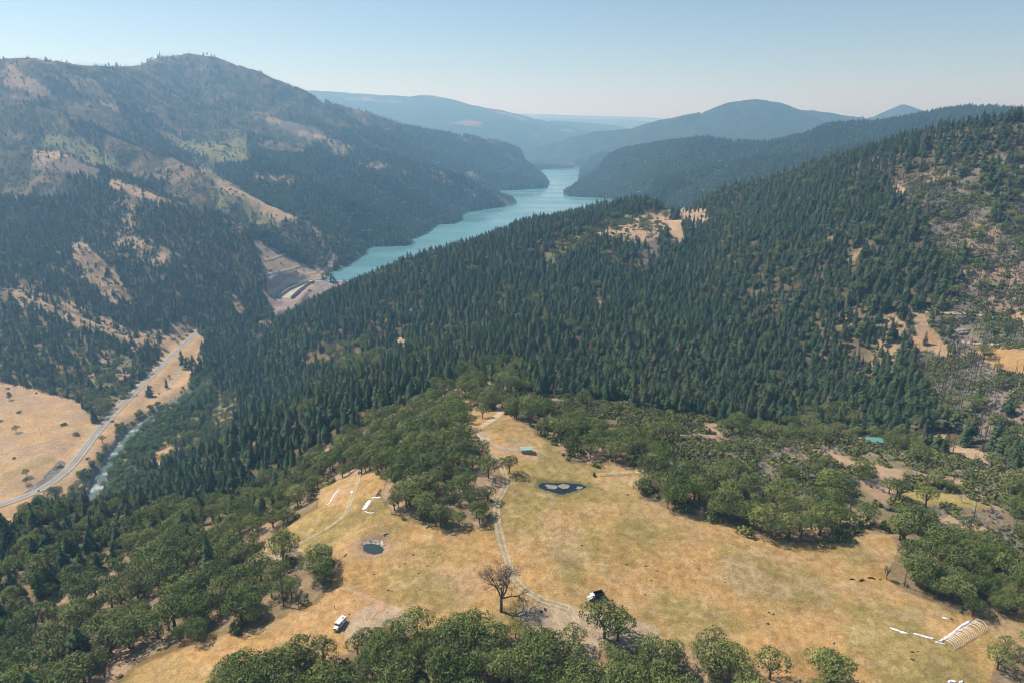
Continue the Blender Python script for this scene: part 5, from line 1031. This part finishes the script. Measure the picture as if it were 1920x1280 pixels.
single('oak_tree', 955, 886, 1.15, 'lone round oak beside the track bend above the dark pond', 1)
single('oak_tree', 1443, 1272, 1.5, 'lone open crowned oak at the bottom edge right of the grove', 2)
single('oak_tree', 1133, 1195, 1.75, 'tallest oak of the bottom grove, just below the dump truck', 4)
single('oak_tree', 1158, 1200, 1.55, 'second tall oak below the dump truck, behind the tallest one', 3)
single('oak_tree', 1075, 1210, 1.1, 'slim oak standing on the bare soil left of the tallest oak', 2)
single('oak_tree', 1206, 926, 1.1, 'single oak right of the low white hoop row', 0); single('oak_tree', 1252, 952, .95, 'small oak standing out onto the meadow below the brush', 2)
single('oak_tree', 1735, 948, 1.4, 'broad flat crowned oak on the left end of the small green clearing', 1); single('oak_tree', 1445, 1008, 1.35, 'dark round oak jutting farthest into the meadow from the brush edge', 4)
single('oak_tree', 1625, 982, 1.3, 'wide low oak between two fingers of the meadow', 1); single('oak_tree', 530, 1030, 1.2, 'dense round oak alone at the start of the left track', 0)
single('oak_tree', 50, 892, 1.0, 'upper of the two small dark trees in the tan field by the road', 2); single('oak_tree', 50, 906, .75, 'lower of the two small dark trees in the tan field by the road', 0)
single('oak_tree', 18, 749, .8, 'small dark tree in the upper left of the tan field', 1); single('oak_tree', 905, 783, 1.1, 'oak on the upper clearing left of the faint trail', 3); single('oak_tree', 885, 795, .8, 'small oak at the top of the upper clearing', 0)
single('conifer_tree', 281, 742, 1.2, 'tall pointed conifer between the highway and the river', 1, 'conifer'); single('conifer_tree', 313, 728, .85, 'small pointed conifer inside the gravel turnout loop', 2, 'conifer')
for q, (u_, v_) in enumerate(((342, 690), (350, 688), (357, 692), (362, 685))): single('conifer_tree', u_, v_, .9 + .1 * q, ('first', 'second', 'third', 'fourth')[q] + ' conifer from the left in the roadside cluster by the turnout', q, 'conifer')
# brown dying conifer
M_RED = leafmat('rusty_needles', [(.20, .115, .07), (.16, .10, .065)])
for q, (u_, v_, s_, lb) in enumerate(((143, 1168, .75, 'rusty brown dying conifer in the left oak wood'), (1325, 905, .3, 'tiny rusty conifer in the brush'), (1368, 680, .8, 'left of two rusty brown conifers on the wooded hill'), (1418, 668, .8, 'right of two rusty brown conifers on the wooded hill'))):
    if q == 1: continue
    t_ = root('dying_conifer', G(u_, v_), lb, 'dying conifer'); a_, b2 = conifer(200 + q, .8); a_.build('crown', M_RED, t_); b2.build('trunk', M_BARK, t_); t_.scale = (s_, s_, s_)
t_ = root('column_cypress', G(1114, 892), 'small dark columnar bush at the left end of the low hoop row', 'bush'); a_, b2 = conifer(99, .25); a_.build('crown', M_CON, t_); b2.build('trunk', M_BARK, t_); t_.scale = (.9, .9, .15)
# boulder, rockfill bank
g_ = G(1806, 622); m_ = bmesh.new(); bmesh.ops.create_icosphere(m_, subdivisions=4, radius=1)
for vtx in m_.verts: n_ = float(fbm(np.array([vtx.co.x * 3 + 5]), np.array([vtx.co.y * 3 + vtx.co.z * 2]), 1.5, 3, 7)[0]); vtx.co = Vector((vtx.co.x * 8, vtx.co.y * 5, vtx.co.z * 3.4)) * (1 + .28 * n_)
me = bpy.data.meshes.new('boulder'); m_.to_mesh(me); me.materials.append(M_ROCKM); o = lnk('boulder', me); o.location = g_; tag(o, 'large pale grey boulder on the burnt slope at the right', 'boulder')
rk = []; m_ = bmesh.new(); bmesh.ops.create_icosphere(m_, subdivisions=1, radius=1); bv = np.array([v_.co[:] for v_ in m_.verts]); bf = [[v_.index for v_ in f_.verts] for f_ in m_.faces]
rp_ = poly_at([(45, 925), (70, 905), (95, 880), (112, 862), (122, 866), (118, 880), (104, 893), (85, 905), (62, 918)]); lo_, hi2 = rp_.min(0), rp_.max(0); m2 = MB(); r = random.Random(9); cnt_ = 0
while cnt_ < 900:
    x_, y_ = r.uniform(lo_[0], hi2[0]), r.uniform(lo_[1], hi2[1])
    if not inpoly(np.array([x_]), np.array([y_]), rp_)[0]: continue
    s_ = r.uniform(.5, 1.3); jj = bv * [s_, s_ * r.uniform(.6, 1), s_ * r.uniform(.5, .8)] * (1 + .25 * np.array([r.uniform(-1, 1) for _ in bv])[:, None]); m2.add(jj + [x_, y_, float(zat(x_, y_)) + .1], bf); cnt_ += 1
tag(m2.build('rubble', M_ROCKM), kind='stuff')
# power pole
t_ = root('power_pole', G(77, 818), 'thin brown utility pole in the tan field left of the highway', 'pole'); MB().tube([(0, 0, -1), (0, 0, 13)], [.2, .12], 8).build('pole', M_WOOD, t_); MB().box((0, 0, 12), (2.6, .14, .16)).build('crossarm', M_WOOD, t_)
# parked and driving cars far below
def car(u, v, rz, colr, label):
    t_ = root('car', G(u, v, .15), label, 'car', rz=rz); bevel(MB().box((0, 0, .65), (4.5, 1.8, .7)).build('body', colr, t_), .15); bevel(MB().add([(-1.6, -.8, 1.0), (1.1, -.8, 1.0), (1.1, .8, 1.0), (-1.6, .8, 1.0), (-1.2, -.68, 1.5), (.5, -.68, 1.5), (.5, .68, 1.5), (-1.2, .68, 1.5)], [(0, 1, 2, 3), (4, 5, 6, 7), (0, 1, 5, 4), (1, 2, 6, 5), (2, 3, 7, 6), (3, 0, 4, 7)]).build('cabin_glass', M_GLASS, t_), .05)
    for sx in (-1.4, 1.4):
        for sy in (-.8, .8): wheel(t_, sx, sy, .33, .22)
car(73, 921, R(20), M_WHITE, 'white car on the highway beside the dark rubble bank'); car(298, 738, R(100), M_WHITE, 'white car parked at the lower end of the gravel turnout')
# post beside the puddle patch
g_ = G(628, 1141); m_ = MB().tube([(0, 0, 0), (0, 0, 1.5)], .12, 8); m_.tube([(0, 0, 1.5), (0, 0, 1.75)], [.18, .1], 8); o = m_.build('fence_post', M_DARK); o.location = g_; tag(o, 'single short dark post on the meadow above the camper', 'post')
# small white house specks beyond the lake and lookout roof on the knob
def house(u, v, sz, label, rc=M_WHITE, z_=0):
    t_ = root('house', G(u, v, z_), label, 'house', rz=R(20)); MB().box((0, 0, 2), (sz, sz * .7, 4)).build('wall', M_WALL, t_)
    h_ = sz * .35; MB().add([(-sz * .55, -h_ * 1.2, 3.9), (sz * .55, -h_ * 1.2, 3.9), (sz * .55, 0, 6.2), (-sz * .55, 0, 6.2), (sz * .55, h_ * 1.2, 3.9), (-sz * .55, h_ * 1.2, 3.9)], [(0, 1, 2, 3), (3, 2, 4, 5), (0, 5, 4, 1), (0, 3, 5), (1, 4, 2)]).build('roof', rc, t_)
house(700, 391, 11, 'tiny pale roofed house in the woods left of the lake'); house(923, 378, 10, 'tiny pale building on the wooded lakeside point'); house(1198, 362, 9, 'tiny pale roofed hut on top of the wooded knob')
house(1290, 326, 14, 'tiny pale house at the left of the far valley clearing'); house(1345, 322, 14, 'tiny tan house at the right of the far valley clearing')
# dam with its crest road; spillway chute with side walls
dv = DAM_B - DAM_A; dlen = math.hypot(*dv); ux = Vector((dv[0] / dlen, dv[1] / dlen, 0)); uy = Vector((-ux.y, ux.x, 0)); O_ = Vector((DAM_A[0], DAM_A[1], -327))
t_ = root('dam', O_, 'grey earth and rock dam closing the near end of the lake', 'dam', rz=math.atan2(dv[1], dv[0])); n_ = 60; sec = [(12, -7), (4, -.1), (-4, -.1), (-102, -49)]
XX = np.array([[dlen * k / n_ - (0 if j < 3 else 0) for j in range(12)] for k in range(n_ + 1)], float); off = np.interp(np.arange(12), [0, 1, 2, 11], [s_[0] for s_ in sec]); hz = np.interp(np.arange(12), [0, 1, 2, 11], [s_[1] for s_ in sec])
YY = np.broadcast_to(off, XX.shape); ZZ = hz + .7 * fbm(XX, YY * 1.0 + 0 * XX, 14, 3, 500) * (np.arange(12) > 2); me = grid_mesh('embankment', XX, YY, ZZ); me.materials.append(M_EARTH); lnk('embankment', me, t_)
MB().box((dlen / 2, 0, .12), (dlen + 30, 7, .3)).build('crest_road', M_CONC, t_)
for s in (-1, 1): MB().box((dlen / 2, s * 3.6, .7), (dlen, .25, .5)).build('guard_rail', M_CONC, t_)
sp_ = [(590, 529.5, -331, 8), (578, 532.5, -334, 9), (566, 538.5, -339.5, 10.5), (550, 547, -345, 13), (534, 559.5, -351, 14)]
cs = [Vector(P(u, v, z=z)) for u, v, z, _ in sp_]; c0 = cs[0]; t_ = root('spillway', c0, 'pale concrete spillway chute with dark side walls left of the dam', 'spillway')
def strip(name, off0, off1, zt0, zt1, mm_, thick=.8):
    m_ = MB(); vs = []
    for i, (c_, s_) in enumerate(zip(cs, sp_)):
        d_ = (cs[min(i + 1, 4)] - cs[max(i - 1, 0)]); d_.z = 0; d_.normalize(); n2 = Vector((-d_.y, d_.x, 0)); h_ = s_[3]
        vs += [c_ - c0 + n2 * (off0 * h_) + Vector((0, 0, zt0)), c_ - c0 + n2 * (off1 * h_) + Vector((0, 0, zt0)), c_ - c0 + n2 * (off1 * h_) + Vector((0, 0, zt1)), c_ - c0 + n2 * (off0 * h_) + Vector((0, 0, zt1))]
    fs = [(i * 4 + j, i * 4 + (j + 1) % 4, (i + 1) * 4 + (j + 1) % 4, (i + 1) * 4 + j) for i in range(4) for j in range(4)] + [(0, 1, 2, 3), (16, 19, 18, 17)]
    m_.add(vs, fs); return m_.build(name, mm_, t_)
strip('chute_floor', -.98, .98, .0, .6, W('pale_concrete', (.40, .37, .32), var=.08, scale=.1)); strip('side_wall', .98, 1.12, -10, 6, W('dark_concrete', (.30, .28, .27), var=.15, scale=.2)); strip('side_wall', -1.12, -.98, -10, 6, bpy.data.materials['dark_concrete'])  # side walls get a darker concrete tone than the chute floor
MB().box((6, 2, 3), (22, 5, 7), rz=.2).build('gate_bridge', M_CONC, t_)
# ------------------------------------------------------------------ haze
def haze(density, col):
    b = MB(); b.box((0, 27000, 60), (90000, 60000, 1200)); me = b.mesh('haze'); m_ = bpy.data.materials.new('haze_air'); m_.use_nodes = True; t = m_.node_tree; t.nodes.clear()
    out = t.nodes.new('ShaderNodeOutputMaterial'); pv = t.nodes.new('ShaderNodeVolumePrincipled'); pv.inputs['Density'].default_value = density; pv.inputs['Color'].default_value = (*col, 1)
    pv.inputs['Anisotropy'].default_value = .3; pv.inputs['Absorption Color'].default_value = (1, 1, 1, 1)
    t.links.new(pv.outputs[0], out.inputs['Volume']); me.materials.append(m_)
    return tag(lnk('haze', me), kind='stuff')
zlo, zhi = H.min(), H.max(); print('range', zlo, zhi)
haze(1.4e-4, (.35, .66, 1.0))
